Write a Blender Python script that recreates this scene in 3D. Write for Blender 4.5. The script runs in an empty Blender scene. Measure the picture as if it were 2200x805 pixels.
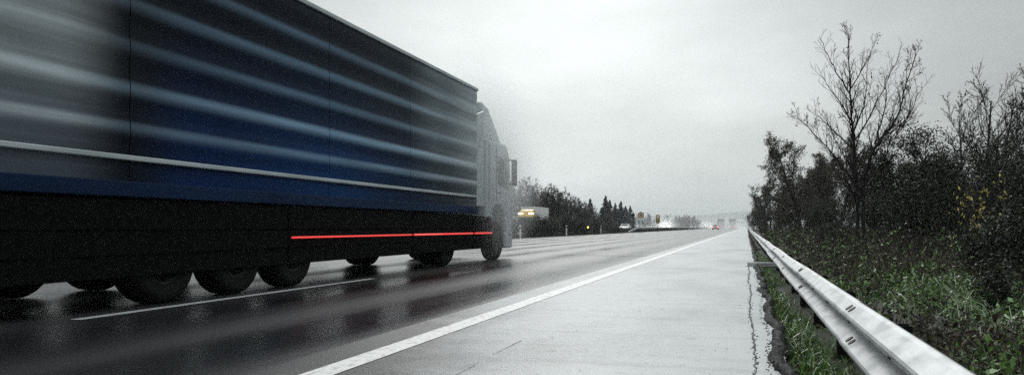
import bpy, math, random
from mathutils import Vector, Matrix
R = math.radians
rnd = random.Random(11)
S = bpy.context.scene
C = S.collection

# ------------------------------------------------------------------ camera
TH = R(16.5)          # the camera looks this far to the left of the road
F = 1700.0            # focal length in pixels of the 2200 px wide photograph
CH = 0.85             # eye height
cam = bpy.data.cameras.new('camera'); camo = bpy.data.objects.new('camera', cam); C.objects.link(camo)
camo.location = (0, 0, CH); camo.rotation_euler = (R(90), 0, TH)
cam.sensor_width = 36; cam.lens = 36 * F / 2200; cam.shift_y = 84.5 / 2200
cam.clip_start = 0.05; cam.clip_end = 14000
S.camera = camo

def atz(px, zc, z=0.0):
    xc = (px - 1100) / F * zc
    return Vector((xc * math.cos(TH) - zc * math.sin(TH), xc * math.sin(TH) + zc * math.cos(TH), z))

# ------------------------------------------------------------------ materials
def mat(name, c1, c2=None, scale=8.0, rough=0.5, rough2=None, metal=0.0, spec=0.5, bump=0.0, bscale=None, coat=0.0,
        stretch=(1, 1, 1), emit=None, estr=0.0, transl=0.0, detail=4.0, lo=0.35, hi=0.65):
    m = bpy.data.materials.new(name); m.use_nodes = True
    nt = m.node_tree; N = nt.nodes; L = nt.links
    b = N['Principled BSDF']
    tc = N.new('ShaderNodeTexCoord'); mp = N.new('ShaderNodeMapping'); mp.inputs['Scale'].default_value = stretch
    L.new(tc.outputs['Object'], mp.inputs['Vector'])
    nz = N.new('ShaderNodeTexNoise'); nz.inputs['Scale'].default_value = scale; nz.inputs['Detail'].default_value = detail
    L.new(mp.outputs['Vector'], nz.inputs['Vector'])
    rp = N.new('ShaderNodeValToRGB'); rp.color_ramp.elements[0].position = lo; rp.color_ramp.elements[1].position = hi
    c2 = c2 or tuple(x * 0.7 for x in c1)
    rp.color_ramp.elements[0].color = (*c2, 1); rp.color_ramp.elements[1].color = (*c1, 1)
    L.new(nz.outputs['Fac'], rp.inputs['Fac']); L.new(rp.outputs['Color'], b.inputs['Base Color'])
    b.inputs['Roughness'].default_value = rough
    if rough2 is not None:
        mr = N.new('ShaderNodeMapRange'); mr.inputs['From Min'].default_value = lo; mr.inputs['From Max'].default_value = hi
        mr.inputs['To Min'].default_value = rough2; mr.inputs['To Max'].default_value = rough
        L.new(nz.outputs['Fac'], mr.inputs['Value']); L.new(mr.outputs['Result'], b.inputs['Roughness'])
    b.inputs['Metallic'].default_value = metal
    b.inputs['Specular IOR Level'].default_value = spec
    b.inputs['Coat Weight'].default_value = coat; b.inputs['Coat Roughness'].default_value = 0.08
    if bump:
        bn = N.new('ShaderNodeTexNoise'); bn.inputs['Scale'].default_value = bscale or scale * 4; bn.inputs['Detail'].default_value = 3
        L.new(mp.outputs['Vector'], bn.inputs['Vector'])
        bp = N.new('ShaderNodeBump'); bp.inputs['Strength'].default_value = bump; bp.inputs['Distance'].default_value = 0.01
        L.new(bn.outputs['Fac'], bp.inputs['Height']); L.new(bp.outputs['Normal'], b.inputs['Normal'])
    if emit:
        b.inputs['Emission Color'].default_value = (*emit, 1); b.inputs['Emission Strength'].default_value = estr
    return m

def leafmat(name, c1, c2, rough=0.5, spec=0.3):
    # leaf colour varies from leaf to leaf
    m = bpy.data.materials.new(name); m.use_nodes = True
    nt = m.node_tree; N = nt.nodes; L = nt.links; b = N['Principled BSDF']
    g = N.new('ShaderNodeNewGeometry'); rp = N.new('ShaderNodeValToRGB')
    rp.color_ramp.elements[0].color = (*c1, 1); rp.color_ramp.elements[1].color = (*c2, 1)
    L.new(g.outputs['Random Per Island'], rp.inputs['Fac']); L.new(rp.outputs['Color'], b.inputs['Base Color'])
    b.inputs['Roughness'].default_value = rough; b.inputs['Specular IOR Level'].default_value = spec
    tr = N.new('ShaderNodeBsdfTranslucent'); L.new(rp.outputs['Color'], tr.inputs['Color'])
    mx = N.new('ShaderNodeMixShader'); mx.inputs['Fac'].default_value = 0.25
    L.new(b.outputs['BSDF'], mx.inputs[1]); L.new(tr.outputs['BSDF'], mx.inputs[2])
    L.new(mx.outputs['Shader'], N['Material Output'].inputs['Surface'])
    return m

M = {}
M['blue'] = mat('deep blue paint', (.0045, .017, .062), (.0035, .012, .045), 3, .30, .38, spec=.7, stretch=(1, .15, 1), bump=.05, bscale=30)
M['bluemid'] = mat('mid blue blur fade paint', (.013, .030, .065), (.010, .024, .052), 3, .32, .4, spec=.7, stretch=(1, .15, 1), bump=.05, bscale=30)  # unassigned middle step of the painted blur fade
M['bluepale'] = mat('pale blue blur fade paint', (.10, .13, .155), (.085, .11, .135), 3, .4, .5, spec=.5, stretch=(1, .15, 1), bump=.05, bscale=30)  # unassigned pale step of the painted blur fade
M['alu'] = mat('brushed aluminium panel', (.24, .27, .285), (.19, .215, .23), 4, .42, .5, metal=.15, stretch=(1, .1, 1), bump=.05, bscale=40)
BANDS = [1.92, 2.33, 2.76, 3.20, 3.62, 4.02]
def blurpaint(name, fields, rough=.5, spec=.07):
    # trailer paint with motion-blur fade and streaks put into the colour: (y, low colour, high colour, stripe colour) stations along the trailer, horizontal stripes
    m = bpy.data.materials.new(name); m.use_nodes = True
    nt = m.node_tree; N = nt.nodes; L = nt.links; b = N['Principled BSDF']
    tc = N.new('ShaderNodeTexCoord'); sp = N.new('ShaderNodeSeparateXYZ'); L.new(tc.outputs['Object'], sp.inputs[0])
    def ramp(src, a, b_, stops):
        mr = N.new('ShaderNodeMapRange'); L.new(src, mr.inputs['Value']); mr.inputs['From Min'].default_value = a; mr.inputs['From Max'].default_value = b_
        rp = N.new('ShaderNodeValToRGB'); L.new(mr.outputs['Result'], rp.inputs['Fac']); e = rp.color_ramp.elements; rp.color_ramp.interpolation = 'EASE'
        st = [((z - a) / (b_ - a), c) for z, c in stops]
        e[0].position, e[0].color = st[0][0], (*st[0][1], 1); e[1].position, e[1].color = st[-1][0], (*st[-1][1], 1)
        for q, c in st[1:-1]:
            n = e.new(q); n.color = (*c, 1)
        return rp.outputs['Color']
    def mix(f, A, B):
        n = N.new('ShaderNodeMix'); n.data_type = 'RGBA'; L.new(f, n.inputs['Factor']); L.new(A, n.inputs['A']); L.new(B, n.inputs['B']); return n.outputs['Result']
    Y = sp.outputs['Y']; Z = sp.outputs['Z']
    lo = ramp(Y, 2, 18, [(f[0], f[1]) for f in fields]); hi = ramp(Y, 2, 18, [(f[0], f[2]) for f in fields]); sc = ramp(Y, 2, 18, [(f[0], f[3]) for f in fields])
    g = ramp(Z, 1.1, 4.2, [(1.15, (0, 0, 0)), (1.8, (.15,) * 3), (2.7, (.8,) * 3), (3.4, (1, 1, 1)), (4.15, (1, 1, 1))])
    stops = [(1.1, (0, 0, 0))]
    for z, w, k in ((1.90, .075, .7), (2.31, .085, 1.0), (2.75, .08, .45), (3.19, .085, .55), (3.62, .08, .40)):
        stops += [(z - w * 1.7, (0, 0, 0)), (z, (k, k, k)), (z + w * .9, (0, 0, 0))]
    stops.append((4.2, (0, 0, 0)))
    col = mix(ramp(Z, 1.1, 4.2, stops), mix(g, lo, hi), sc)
    nz = N.new('ShaderNodeTexNoise'); nz.inputs['Scale'].default_value = 4; nz.inputs['Detail'].default_value = 6
    mp = N.new('ShaderNodeMapping'); mp.inputs['Scale'].default_value = (1, .10, 3); L.new(tc.outputs['Object'], mp.inputs['Vector']); L.new(mp.outputs['Vector'], nz.inputs['Vector'])
    gm = N.new('ShaderNodeMapRange'); L.new(nz.outputs['Fac'], gm.inputs['Value']); gm.inputs['From Min'].default_value = .3; gm.inputs['From Max'].default_value = .7
    gm.inputs['To Min'].default_value = .74; gm.inputs['To Max'].default_value = 1.16
    mx = N.new('ShaderNodeVectorMath'); mx.operation = 'SCALE'; L.new(col, mx.inputs[0]); L.new(gm.outputs['Result'], mx.inputs['Scale'])
    L.new(mx.outputs[0], b.inputs['Base Color'])
    b.inputs['Roughness'].default_value = rough; b.inputs['Specular IOR Level'].default_value = spec
    return m
M['blurpaint'] = blurpaint('grey to blue paint with blur fade', [
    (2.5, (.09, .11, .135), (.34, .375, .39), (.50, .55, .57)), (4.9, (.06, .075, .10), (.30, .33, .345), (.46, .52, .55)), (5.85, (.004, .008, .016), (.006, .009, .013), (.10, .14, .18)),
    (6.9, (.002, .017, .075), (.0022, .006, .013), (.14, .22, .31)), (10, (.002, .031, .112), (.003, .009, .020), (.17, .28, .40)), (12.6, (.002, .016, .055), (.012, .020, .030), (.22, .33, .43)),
    (14.6, (.006, .016, .030), (.13, .16, .18), (.34, .42, .48)), (17, (.05, .065, .08), (.34, .38, .40), (.52, .58, .61))])  # pale ends and stripes paint the truck's motion blur into the base colour
M['rail_blue'] = mat('lower blue paint', (.0025, .017, .056), (.002, .012, .040), 3, .5, .6, spec=.1, stretch=(1, .15, 1))
M['darkblue'] = mat('dark blue steel frame', (.007, .011, .020), (.005, .008, .014), 5, .6, .7, spec=.08)
M['black'] = mat('black plastic', (.005, .005, .0055), (.003, .003, .003), 12, .75, .9, spec=.05)
M['chassis'] = mat('dirty black chassis steel', (.009, .009, .0085), (.005, .005, .005), 9, .8, .9, spec=.05)
M['rubber'] = mat('tyre rubber', (.008, .008, .008), (.012, .0115, .011), 14, .85, .95, bump=.2, spec=.06)
M['rim'] = mat('dull wheel steel', (.020, .020, .021), (.010, .010, .010), 9, .6, .8, spec=.12)
M['paleline'] = mat('pale grey rub rail paint', (.42, .46, .48), (.30, .34, .36), 6, .4, .5, stretch=(1, .2, 1))
M['cabpaint'] = mat('pale grey blue cab paint', (.34, .38, .40), (.29, .33, .35), 2, .3, .4, spec=.6, coat=.3)
M['glass'] = mat('dark vehicle glass', (.012, .015, .017), (.01, .012, .014), 2, .06, .1, spec=.8)
M['redtrail'] = mat('glowing red light trail', (.5, .02, .02), (.4, .02, .02), 30, .3, emit=(1, .07, .06), estr=.5)  # glow of the added tube that stands for the tail light trail
M['redtrailcore'] = mat('glowing red light trail centre', (.6, .1, .1), (.5, .08, .08), 30, .3, emit=(1, .10, .09), estr=.6)
M['amberlamp'] = mat('lit amber lamp', (.6, .35, .05), (.5, .3, .05), 30, .3, emit=(1, .62, .12), estr=2.5)
M['headlamp'] = mat('lit headlamp', (.8, .8, .75), (.7, .7, .65), 30, .2, emit=(1, .97, .88), estr=4)
M['headlampnear'] = mat('lit lorry headlamp', (.8, .8, .7), (.7, .7, .6), 30, .2, emit=(1, .95, .7), estr=6)
M['taillamp'] = mat('lit tail lamp', (.5, .03, .03), (.4, .02, .02), 30, .3, emit=(1, .08, .06), estr=6)
M['yellow'] = mat('yellow lorry paint', (.62, .38, .035), (.52, .31, .03), 3, .35, .45, coat=.2)
M['white'] = mat('off white vehicle paint', (.62, .63, .61), (.52, .53, .51), 3, .35, .5, coat=.2)
M['silver'] = mat('silver car paint', (.35, .37, .38), (.3, .32, .33), 3, .3, .4, metal=.4, coat=.3)
M['greybox'] = mat('grey lorry body', (.14, .15, .155), (.11, .12, .125), 3, .5, .6)
M['brownbox'] = mat('brown red lorry tarpaulin', (.13, .085, .078), (.10, .07, .065), 3, .55, .65)
M['galv'] = mat('wet galvanised steel', (.38, .395, .40), (.26, .275, .28), 13, .40, .54, metal=.72, spec=.6, stretch=(1, .35, 1), bump=.06, bscale=60)
M['post'] = mat('dark weathered steel post', (.005, .0055, .0055), (.010, .008, .006), 10, .8, .9, bump=.1, spec=.1)
M['boltm'] = mat('dark bolt slot', (.012, .012, .012), (.02, .016, .012), 40, .6)
M['tar'] = mat('old black bitumen', (.022, .0225, .024), (.006, .006, .0065), 30, .6, .85, bump=1.0, bscale=45, spec=.12)
M['crack'] = mat('dirt filled crack', (.014, .013, .012), (.03, .027, .024), 60, .8)
M['concrete'] = mat('wet pale concrete', (.45, .46, .46), (.28, .29, .29), 16, .35, .6, bump=.2)
M['whitepost'] = mat('white plastic', (.78, .79, .79), (.62, .63, .63), 12, .45, .6)
M['ochre'] = mat('ochre sign face', (.40, .27, .10), (.35, .235, .085), 6, .5, .6)
M['signwhite'] = mat('white sign face', (.80, .81, .80), (.72, .73, .72), 6, .5, .6)
M['signblack'] = mat('black sign print', (.018, .018, .018), (.014, .014, .014), 6, .5, .6)
M['bark'] = mat('wet dark bark', (.012, .011, .010), (.006, .0055, .005), 14, .75, .9, stretch=(1, 1, .25), bump=.5, bscale=30, spec=.3)
M['twig'] = mat('dark twigs', (.012, .0105, .0095), (.007, .006, .0055), 10, .8, .9, spec=.2)
M['greytwig'] = mat('grey brown twigs', (.036, .032, .028), (.018, .016, .014), 10, .8, .9, spec=.2)
M['leafdry'] = leafmat('dry brown leaves', (.035, .022, .012), (.075, .05, .025))
M['leafbrown'] = leafmat('brown autumn leaves', (.012, .0095, .006), (.055, .042, .029))
M['leafdark'] = leafmat('dark evergreen leaves', (.003, .0045, .0025), (.016, .022, .011), .45)
M['leafshrub'] = leafmat('dull green shrub leaves', (.006, .008, .004), (.026, .032, .014), .5)
M['leafyellow'] = leafmat('yellow autumn leaves', (.34, .28, .06), (.62, .54, .16))
M['leafmoss'] = leafmat('mossy yellow green leaves', (.008, .009, .004), (.050, .050, .015))
M['leafpale'] = leafmat('pale olive leaves', (.04, .04, .02), (.15, .14, .07))
M['needle'] = leafmat('spruce needles', (.008, .014, .011), (.022, .034, .026), .6)
M['grassgreen'] = leafmat('green grass blades', (.006, .016, .003), (.13, .25, .05), .35, .6)
M['grasspale'] = leafmat('pale wet grass blades', (.16, .24, .10), (.62, .70, .52), .3, .7)
M['grassdry'] = leafmat('dry grass stalks', (.018, .015, .008), (.12, .095, .05), .6)
M['weedleaf'] = leafmat('weed leaves', (.004, .010, .003), (.17, .31, .08), .35, .6)
M['weeddead'] = leafmat('dead weed leaves', (.008, .007, .004), (.050, .040, .025), .7)

# ------------------------------------------------------------------ mesh builder
class MB:
    def __init__(s): s.v = []; s.f = []; s.m = []; s.sm = []
    def face(s, idx, mi=0, smooth=False): s.f.append(idx); s.m.append(mi); s.sm.append(smooth)
    def poly(s, pts, mi=0, smooth=False):
        n = len(s.v); s.v.extend([tuple(p) for p in pts]); s.face(tuple(range(n, n + len(pts))), mi, smooth)
    def box(s, a, b, mi=0):
        x0, y0, z0 = a; x1, y1, z1 = b; n = len(s.v)
        s.v += [(x0,y0,z0),(x1,y0,z0),(x1,y1,z0),(x0,y1,z0),(x0,y0,z1),(x1,y0,z1),(x1,y1,z1),(x0,y1,z1)]
        for q in ((3,2,1,0),(4,5,6,7),(0,1,5,4),(1,2,6,5),(2,3,7,6),(3,0,4,7)): s.face(tuple(n + i for i in q), mi)
    def prism(s, prof, x0, x1, mi=0, axis='x', taper=None):
        # prof: (a, z) pairs; extruded along the axis
        n = len(s.v); k = len(prof)
        for i, x in enumerate((x0, x1)):
            for a, z in prof:
                s.v.append((x, a, z) if axis == 'x' else (a, x, z))
        s.face(tuple(n + i for i in range(k))[::-1], mi); s.face(tuple(n + k + i for i in range(k)), mi)
        for i in range(k):
            j = (i + 1) % k; s.face((n + i, n + j, n + k + j, n + k + i), mi)
    def tube(s, pts, rad, sides=5, mi=0, cap=True, smooth=True):
        n = len(s.v); prev = None
        for i, p in enumerate(pts):
            d = (pts[min(i + 1, len(pts) - 1)] - pts[max(i - 1, 0)])
            if d.length < 1e-9: d = Vector((0, 0, 1))
            d.normalize()
            if prev is None:
                u = d.orthogonal().normalized()
            else:
                u = prev - d * prev.dot(d)
                u = u.normalized() if u.length > 1e-6 else d.orthogonal().normalized()
            prev = u; w = d.cross(u); r = rad[i]
            for k in range(sides):
                a = 2 * math.pi * k / sides
                q = p + (u * math.cos(a) + w * math.sin(a)) * r
                s.v.append((q.x, q.y, q.z))
        for i in range(len(pts) - 1):
            for k in range(sides):
                k2 = (k + 1) % sides
                s.face((n + i*sides + k, n + i*sides + k2, n + (i+1)*sides + k2, n + (i+1)*sides + k), mi, smooth)
        if cap:
            s.face(tuple(n + k for k in range(sides))[::-1], mi)
            e = n + (len(pts) - 1) * sides
            s.face(tuple(e + k for k in range(sides)), mi)
    def lathe(s, prof, c, axis='x', n=28, mi=0):
        # prof: (axial, radius)
        b = len(s.v); k = len(prof)
        for i in range(n):
            a = 2 * math.pi * i / n
            for ax, r in prof:
                if axis == 'x': s.v.append((c[0] + ax, c[1] + r*math.cos(a), c[2] + r*math.sin(a)))
                elif axis == 'y': s.v.append((c[0] + r*math.cos(a), c[1] + ax, c[2] + r*math.sin(a)))
                else: s.v.append((c[0] + r*math.cos(a), c[1] + r*math.sin(a), c[2] + ax))
        for i in range(n):
            j = (i + 1) % n
            for q in range(k - 1):
                s.face((b + i*k + q, b + j*k + q, b + j*k + q + 1, b + i*k + q + 1), mi, True)
    def build(s, name, mats, parent=None, bevel=0.0, loc=None):
        me = bpy.data.meshes.new(name); me.from_pydata(s.v, [], s.f)
        for m in (mats if isinstance(mats, (list, tuple)) else [mats]): me.materials.append(M[m] if isinstance(m, str) else m)
        me.polygons.foreach_set('material_index', s.m); me.polygons.foreach_set('use_smooth', s.sm); me.update()
        o = bpy.data.objects.new(name, me); C.objects.link(o)
        if parent: o.parent = parent
        if loc: o.location = loc
        if bevel:
            bv = o.modifiers.new('edge', 'BEVEL'); bv.width = bevel; bv.segments = 2; bv.limit_method = 'ANGLE'; bv.angle_limit = R(40)
        return o

def tag(o, label=None, cat=None, group=None, kind=None):
    for k, v in (('label', label), ('category', cat), ('group', group), ('kind', kind)):
        if v: o[k] = v
    return o
def thing(name, label, cat, loc=(0, 0, 0), rz=0, group=None):
    o = bpy.data.objects.new(name, None); C.objects.link(o); o.empty_display_size = .2
    o.location = loc; o.rotation_euler = (0, 0, rz)
    return tag(o, label, cat, group)
def copy_tree(o, parent=None):
    c = o.copy(); C.objects.link(c)
    if parent: c.parent = parent
    for ch in list(o.children): copy_tree(ch, c)
    return c

# ------------------------------------------------------------------ world, sun, haze
W = bpy.data.worlds.new('World'); S.world = W; W.use_nodes = True
nt = W.node_tree; N = nt.nodes; L = nt.links
bg = N['Background']; bg.inputs['Strength'].default_value = 0.1
SUN_EL, SUN_AZ = R(38), R(-14)      # ahead, a little left of the road
sky = N.new('ShaderNodeTexSky'); sky.sky_type = 'NISHITA'; sky.sun_disc = False
sky.sun_elevation = SUN_EL; sky.sun_rotation = SUN_AZ; sky.air_density = 1.5; sky.dust_density = 4
tc = N.new('ShaderNodeTexCoord')
def math_(op, a, b=None, c=None):
    n = N.new('ShaderNodeMath'); n.operation = op
    for i, x in enumerate((a, b, c)):
        if x is None: continue
        if isinstance(x, (int, float)): n.inputs[i].default_value = x
        else: L.new(x, n.inputs[i])
    return n.outputs[0]
nrm = N.new('ShaderNodeVectorMath'); nrm.operation = 'NORMALIZE'; L.new(tc.outputs['Generated'], nrm.inputs[0])
sep = N.new('ShaderNodeSeparateXYZ'); L.new(nrm.outputs[0], sep.inputs[0])
# bright break in the cloud ahead and left of the road
bd = Vector((-math.sin(R(14)) * math.cos(R(11)), math.cos(R(14)) * math.cos(R(11)), math.sin(R(11))))
dot = N.new('ShaderNodeVectorMath'); dot.operation = 'DOT_PRODUCT'; L.new(nrm.outputs[0], dot.inputs[0]); dot.inputs[1].default_value = bd
glow = math_('EXPONENT', math_('MULTIPLY', math_('SUBTRACT', dot.outputs['Value'], 1.0), 14.0))
mp = N.new('ShaderNodeMapping'); mp.inputs['Scale'].default_value = (1.6, 1.6, 4.5); L.new(nrm.outputs[0], mp.inputs['Vector'])
nz = N.new('ShaderNodeTexNoise'); nz.inputs['Scale'].default_value = 2.1; nz.inputs['Detail'].default_value = 5; nz.inputs['Roughness'].default_value = .5
L.new(mp.outputs['Vector'], nz.inputs['Vector'])
cl = math_('MULTIPLY_ADD', math_('SUBTRACT', nz.outputs['Fac'], .5), .75, 1.0)
el = N.new('ShaderNodeMapRange'); el.interpolation_type = 'SMOOTHSTEP'
L.new(sep.outputs['Z'], el.inputs['Value']); el.inputs['From Min'].default_value = .28; el.inputs['From Max'].default_value = .85
el.inputs['To Min'].default_value = 0.0; el.inputs['To Max'].default_value = 8.0
lum = math_('MULTIPLY', math_('ADD', math_('MULTIPLY_ADD', glow, 3.9, 2.75), el.outputs['Result']), cl)
grey = N.new('ShaderNodeMix'); grey.data_type = 'RGBA'; grey.blend_type = 'MULTIPLY'; grey.inputs['Factor'].default_value = 1
cmb = N.new('ShaderNodeCombineXYZ')
for i in range(3): L.new(lum, cmb.inputs[i])
L.new(cmb.outputs[0], grey.inputs['A']); grey.inputs['B'].default_value = (.92, 1.0, 1.005, 1)
mixs = N.new('ShaderNodeMix'); mixs.data_type = 'RGBA'; mixs.inputs['Factor'].default_value = .96
L.new(sky.outputs['Color'], mixs.inputs['A']); L.new(grey.outputs['Result'], mixs.inputs['B'])
L.new(mixs.outputs['Result'], bg.inputs['Color'])

sl = bpy.data.lights.new('sun', 'SUN'); sl.energy = 0.9; sl.angle = R(25); sl.color = (1, .99, .97)
so = bpy.data.objects.new('sun', sl); C.objects.link(so)
sd = Vector((math.sin(SUN_AZ) * math.cos(SUN_EL), math.cos(SUN_AZ) * math.cos(SUN_EL), math.sin(SUN_EL)))
so.rotation_euler = sd.to_track_quat('Z', 'Y').to_euler(); so.location = (0, 0, 30)

mb = MB(); mb.box((-3500, -40, -1.4), (3000, 6000, 118))
hz = bpy.data.materials.new('rain haze'); hz.use_nodes = True
hn = hz.node_tree.nodes; hn.remove(hn['Principled BSDF'])
pv = hn.new('ShaderNodeVolumePrincipled'); pv.inputs['Color'].default_value = (.93, .96, .97, 1); pv.inputs['Density'].default_value = 0.00026
hz.node_tree.links.new(pv.outputs['Volume'], hn['Material Output'].inputs['Volume'])
tag(mb.build('haze', hz), kind='stuff')

# ------------------------------------------------------------------ ground and road
XL = -16.0; XS = -2.78; XR = 0.24
mb = MB(); mb.poly([(-3480, -35, -.12), (2980, -35, -.12), (2980, 5990, -.12), (-3480, 5990, -.12)])
M['soil'] = mat('dark wet soil', (.020, .019, .013), (.010, .010, .007), 1.5, .8, .95, bump=.5, bscale=8)
tag(mb.build('ground', 'soil'), kind='structure')
# verge: gently bumpy bank right of the kerb
mb = MB(); nx, ny = 26, 160
def vz(x, y):
    t = max(0, min(1, (x - .25) / .8))
    return -.04 - .26 * t + .2 * max(0, min(1, (x - 1.1) / 1.2)) + .05 * math.sin(x * 1.7 + y * .9) * t + .05 * math.sin(y * .37 + x * .6) * t + max(0, x - 3) * .03
for j in range(ny + 1):
    for i in range(nx + 1):
        x = .24 + 13 * (i / nx) ** 1.6; y = -4 + 244 * (j / ny) ** 1.7
        mb.v.append((x, y, vz(x, y)))
for j in range(ny):
    for i in range(nx):
        a = j * (nx + 1) + i; mb.face((a, a + 1, a + nx + 2, a + nx + 1), 0, True)
M['verge'] = mat('dark verge soil', (.009, .010, .005), (.004, .0045, .0025), 2.5, .9, 1.0, spec=.05, bump=.6, bscale=14)
tag(mb.build('verge_ground', 'verge'), kind='structure')
mb = MB(); mb.poly([(-21.6, -20, -.05), (XL - .01, -20, -.05), (XL - .01, 700, -.05), (-21.6, 700, -.05)])
tag(mb.build('median_ground', 'verge'), kind='structure')

def road_mat(name, lane):
    m = bpy.data.materials.new(name); m.use_nodes = True
    nt = m.node_tree; N = nt.nodes; L = nt.links; b = N['Principled BSDF']
    def mth(op, a, b_=None, c=None, clamp=False):
        n = N.new('ShaderNodeMath'); n.operation = op; n.use_clamp = clamp
        for i, x in enumerate((a, b_, c)):
            if x is None: continue
            if isinstance(x, (int, float)): n.inputs[i].default_value = x
            else: L.new(x, n.inputs[i])
        return n.outputs[0]
    tc = N.new('ShaderNodeTexCoord')
    def noise(scale, stretch, detail=4, rough=.5):
        mp = N.new('ShaderNodeMapping'); mp.inputs['Scale'].default_value = stretch; L.new(tc.outputs['Object'], mp.inputs['Vector'])
        n = N.new('ShaderNodeTexNoise'); n.inputs['Scale'].default_value = scale; n.inputs['Detail'].default_value = detail; n.inputs['Roughness'].default_value = rough
        L.new(mp.outputs['Vector'], n.inputs['Vector']); return n.outputs['Fac']
    def ramp(x, a, b_, lo, hi):
        n = N.new('ShaderNodeMapRange'); L.new(x, n.inputs['Value'])
        n.clamp = True
        for k, v in (('From Min', a), ('From Max', b_), ('To Min', lo), ('To Max', hi)): n.inputs[k].default_value = v
        return n.outputs['Result']
    sp = N.new('ShaderNodeSeparateXYZ'); L.new(tc.outputs['Object'], sp.inputs[0])
    fine = noise(60, (1, 1, 1), 3); gravel = noise(110, (1, 1, 1), 3, .7)
    streak = noise(1.3, (1, .035, 1), 5, .6); blot = noise(.8, (1, .35, 1), 5, .55)
    col = N.new('ShaderNodeMix'); col.data_type = 'RGBA'
    if lane:
        # polished wheel tracks run along each lane
        ph = mth('MULTIPLY', mth('ADD', sp.outputs['X'], mth('MULTIPLY_ADD', streak, .9, 3.32 - .45)), 2 * math.pi / 1.735)
        tr = mth('MULTIPLY_ADD', mth('COSINE', ph), .5, .5)
        tr = mth('MULTIPLY', tr, ramp(blot, .3, .65, .5, 1))
        col.inputs['A'].default_value = (.005, .0056, .006, 1); col.inputs['B'].default_value = (.030, .032, .034, 1)
        L.new(mth('MULTIPLY', ramp(gravel, .35, .7, .15, 1), ramp(streak, .35, .65, .5, 1)), col.inputs['Factor'])
        L.new(mth('ADD', mth('MULTIPLY_ADD', tr, -.26, .36), ramp(fine, .3, .7, -.06, .06)), b.inputs['Roughness'])
        bs = .24
        b.inputs['Specular IOR Level'].default_value = .65
    else:
        cross = noise(2.2, (.28, 2.2, 1), 6, .62); spot = noise(9, (1, 1, 1), 3)
        w = mth('MULTIPLY', ramp(cross, .3, .5, .68, 1), ramp(gravel, .32, .56, .55, 1))
        w = mth('MULTIPLY', w, ramp(spot, .27, .38, .5, 1))
        w = mth('MULTIPLY', w, ramp(blot, .30, .55, .66, 1))
        # truck's dark reflection painted into the colour beside the edge line, near the camera
        refl = mth('ADD', mth('MULTIPLY', mth('ADD', sp.outputs['X'], 2.25), 1.0), mth('MULTIPLY', mth('SUBTRACT', sp.outputs['Y'], 4.3), .32))
        refl = mth('ADD', refl, mth('MULTIPLY', mth('SUBTRACT', noise(2.6, (.6, 1, 1), 6, .65), .5), .9))
        refl = mth('ADD', refl, mth('MULTIPLY', mth('SUBTRACT', gravel, .5), .5))
        w = mth('MULTIPLY', w, ramp(refl, .25, .95, .0, 1)); w.node.use_clamp = True
        col.inputs['A'].default_value = (.016, .017, .018, 1); col.inputs['B'].default_value = (.345, .365, .37, 1)
        L.new(w, col.inputs['Factor'])
        L.new(mth('ADD', ramp(blot, .3, .7, .26, .44), ramp(fine, .3, .7, -.03, .05)), b.inputs['Roughness'])
        b.inputs['Specular IOR Level'].default_value = .5
        bs = .28
    L.new(col.outputs['Result'], b.inputs['Base Color'])
    bp = N.new('ShaderNodeBump'); bp.inputs['Strength'].default_value = bs; bp.inputs['Distance'].default_value = .006
    L.new(mth('ADD', fine, gravel), bp.inputs['Height']); L.new(bp.outputs['Normal'], b.inputs['Normal'])
    return m
M['asphalt'] = road_mat('wet dark asphalt', True)
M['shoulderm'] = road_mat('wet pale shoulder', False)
def sheet(name, x0, x1, y0, y1, z, m):
    mb = MB(); mb.poly([(x0, y0, z), (x1, y0, z), (x1, y1, z), (x0, y1, z)]); return tag(mb.build(name, m), kind='structure')
sheet('road', XL, XS, -25, 1700, 0, 'asphalt')
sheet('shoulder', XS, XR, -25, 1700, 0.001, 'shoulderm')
sheet('opposite_road', -37.5, -21.6, -25, 1700, 0, 'asphalt')

# worn paint: the asphalt shows through scratches
M['paint'] = mat('worn white road paint', (.62, .61, .595), (.22, .22, .215), 26, .38, .55, detail=8, lo=.30, hi=.50, bump=.2, bscale=120, stretch=(1, .35, 1))
M['paintwet'] = mat('wet faded road paint', (.40, .41, .42), (.22, .23, .23), 20, .55, .7, detail=8, lo=.32, hi=.5, stretch=(1, .3, 1))
sheet('edge_line', -2.46, -2.27, -20, 1200, .005, 'paint')
for x, offs in ((-5.88, 5.8), (-9.35, 2.0)):
    mb = MB(); y = offs - 18
    while y < 420:
        mb.poly([(x - .065, y, .005), (x + .065, y, .005), (x + .065, y + 6, .005), (x - .065, y + 6, .005)]); y += 18
    tag(mb.build('lane_line', 'paintwet'), kind='structure')
sheet('edge_line', -14.45, -14.28, -20, 1200, .005, 'paint')
# a tarred cross joint and a patch
mb = MB(); mb.poly([(-4.9, 23.2, .004), (-2.8, 23.3, .004), (-2.8, 23.62, .004), (-4.9, 23.5, .004)])
mb.poly([(-9.2, 27.0, .004), (-6.1, 26.7, .004), (-6.1, 26.85, .004), (-9.2, 27.15, .004)])
M['seal'] = mat('wet joint seal', (.018, .018, .019), (.012, .012, .012), 10, .25, .4)
tag(mb.build('joint_seal', 'seal'), kind='structure')
mb = MB()
for x, y0, y1 in ((-1.62, 2.0, 5.6), (-1.17, 2.2, 4.4)):
    yy = y0
    while yy < y1:
        w = rnd.uniform(.0012, .003); x += rnd.uniform(-.006, .007)
        if rnd.random() < .85: mb.poly([(x - w, yy, .0025), (x + w, yy, .0025), (x + w + .002, yy + .1, .0025), (x - w + .002, yy + .1, .0025)])
        yy += .1
tag(mb.build('hairline_crack', 'crack'), kind='structure')

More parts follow.
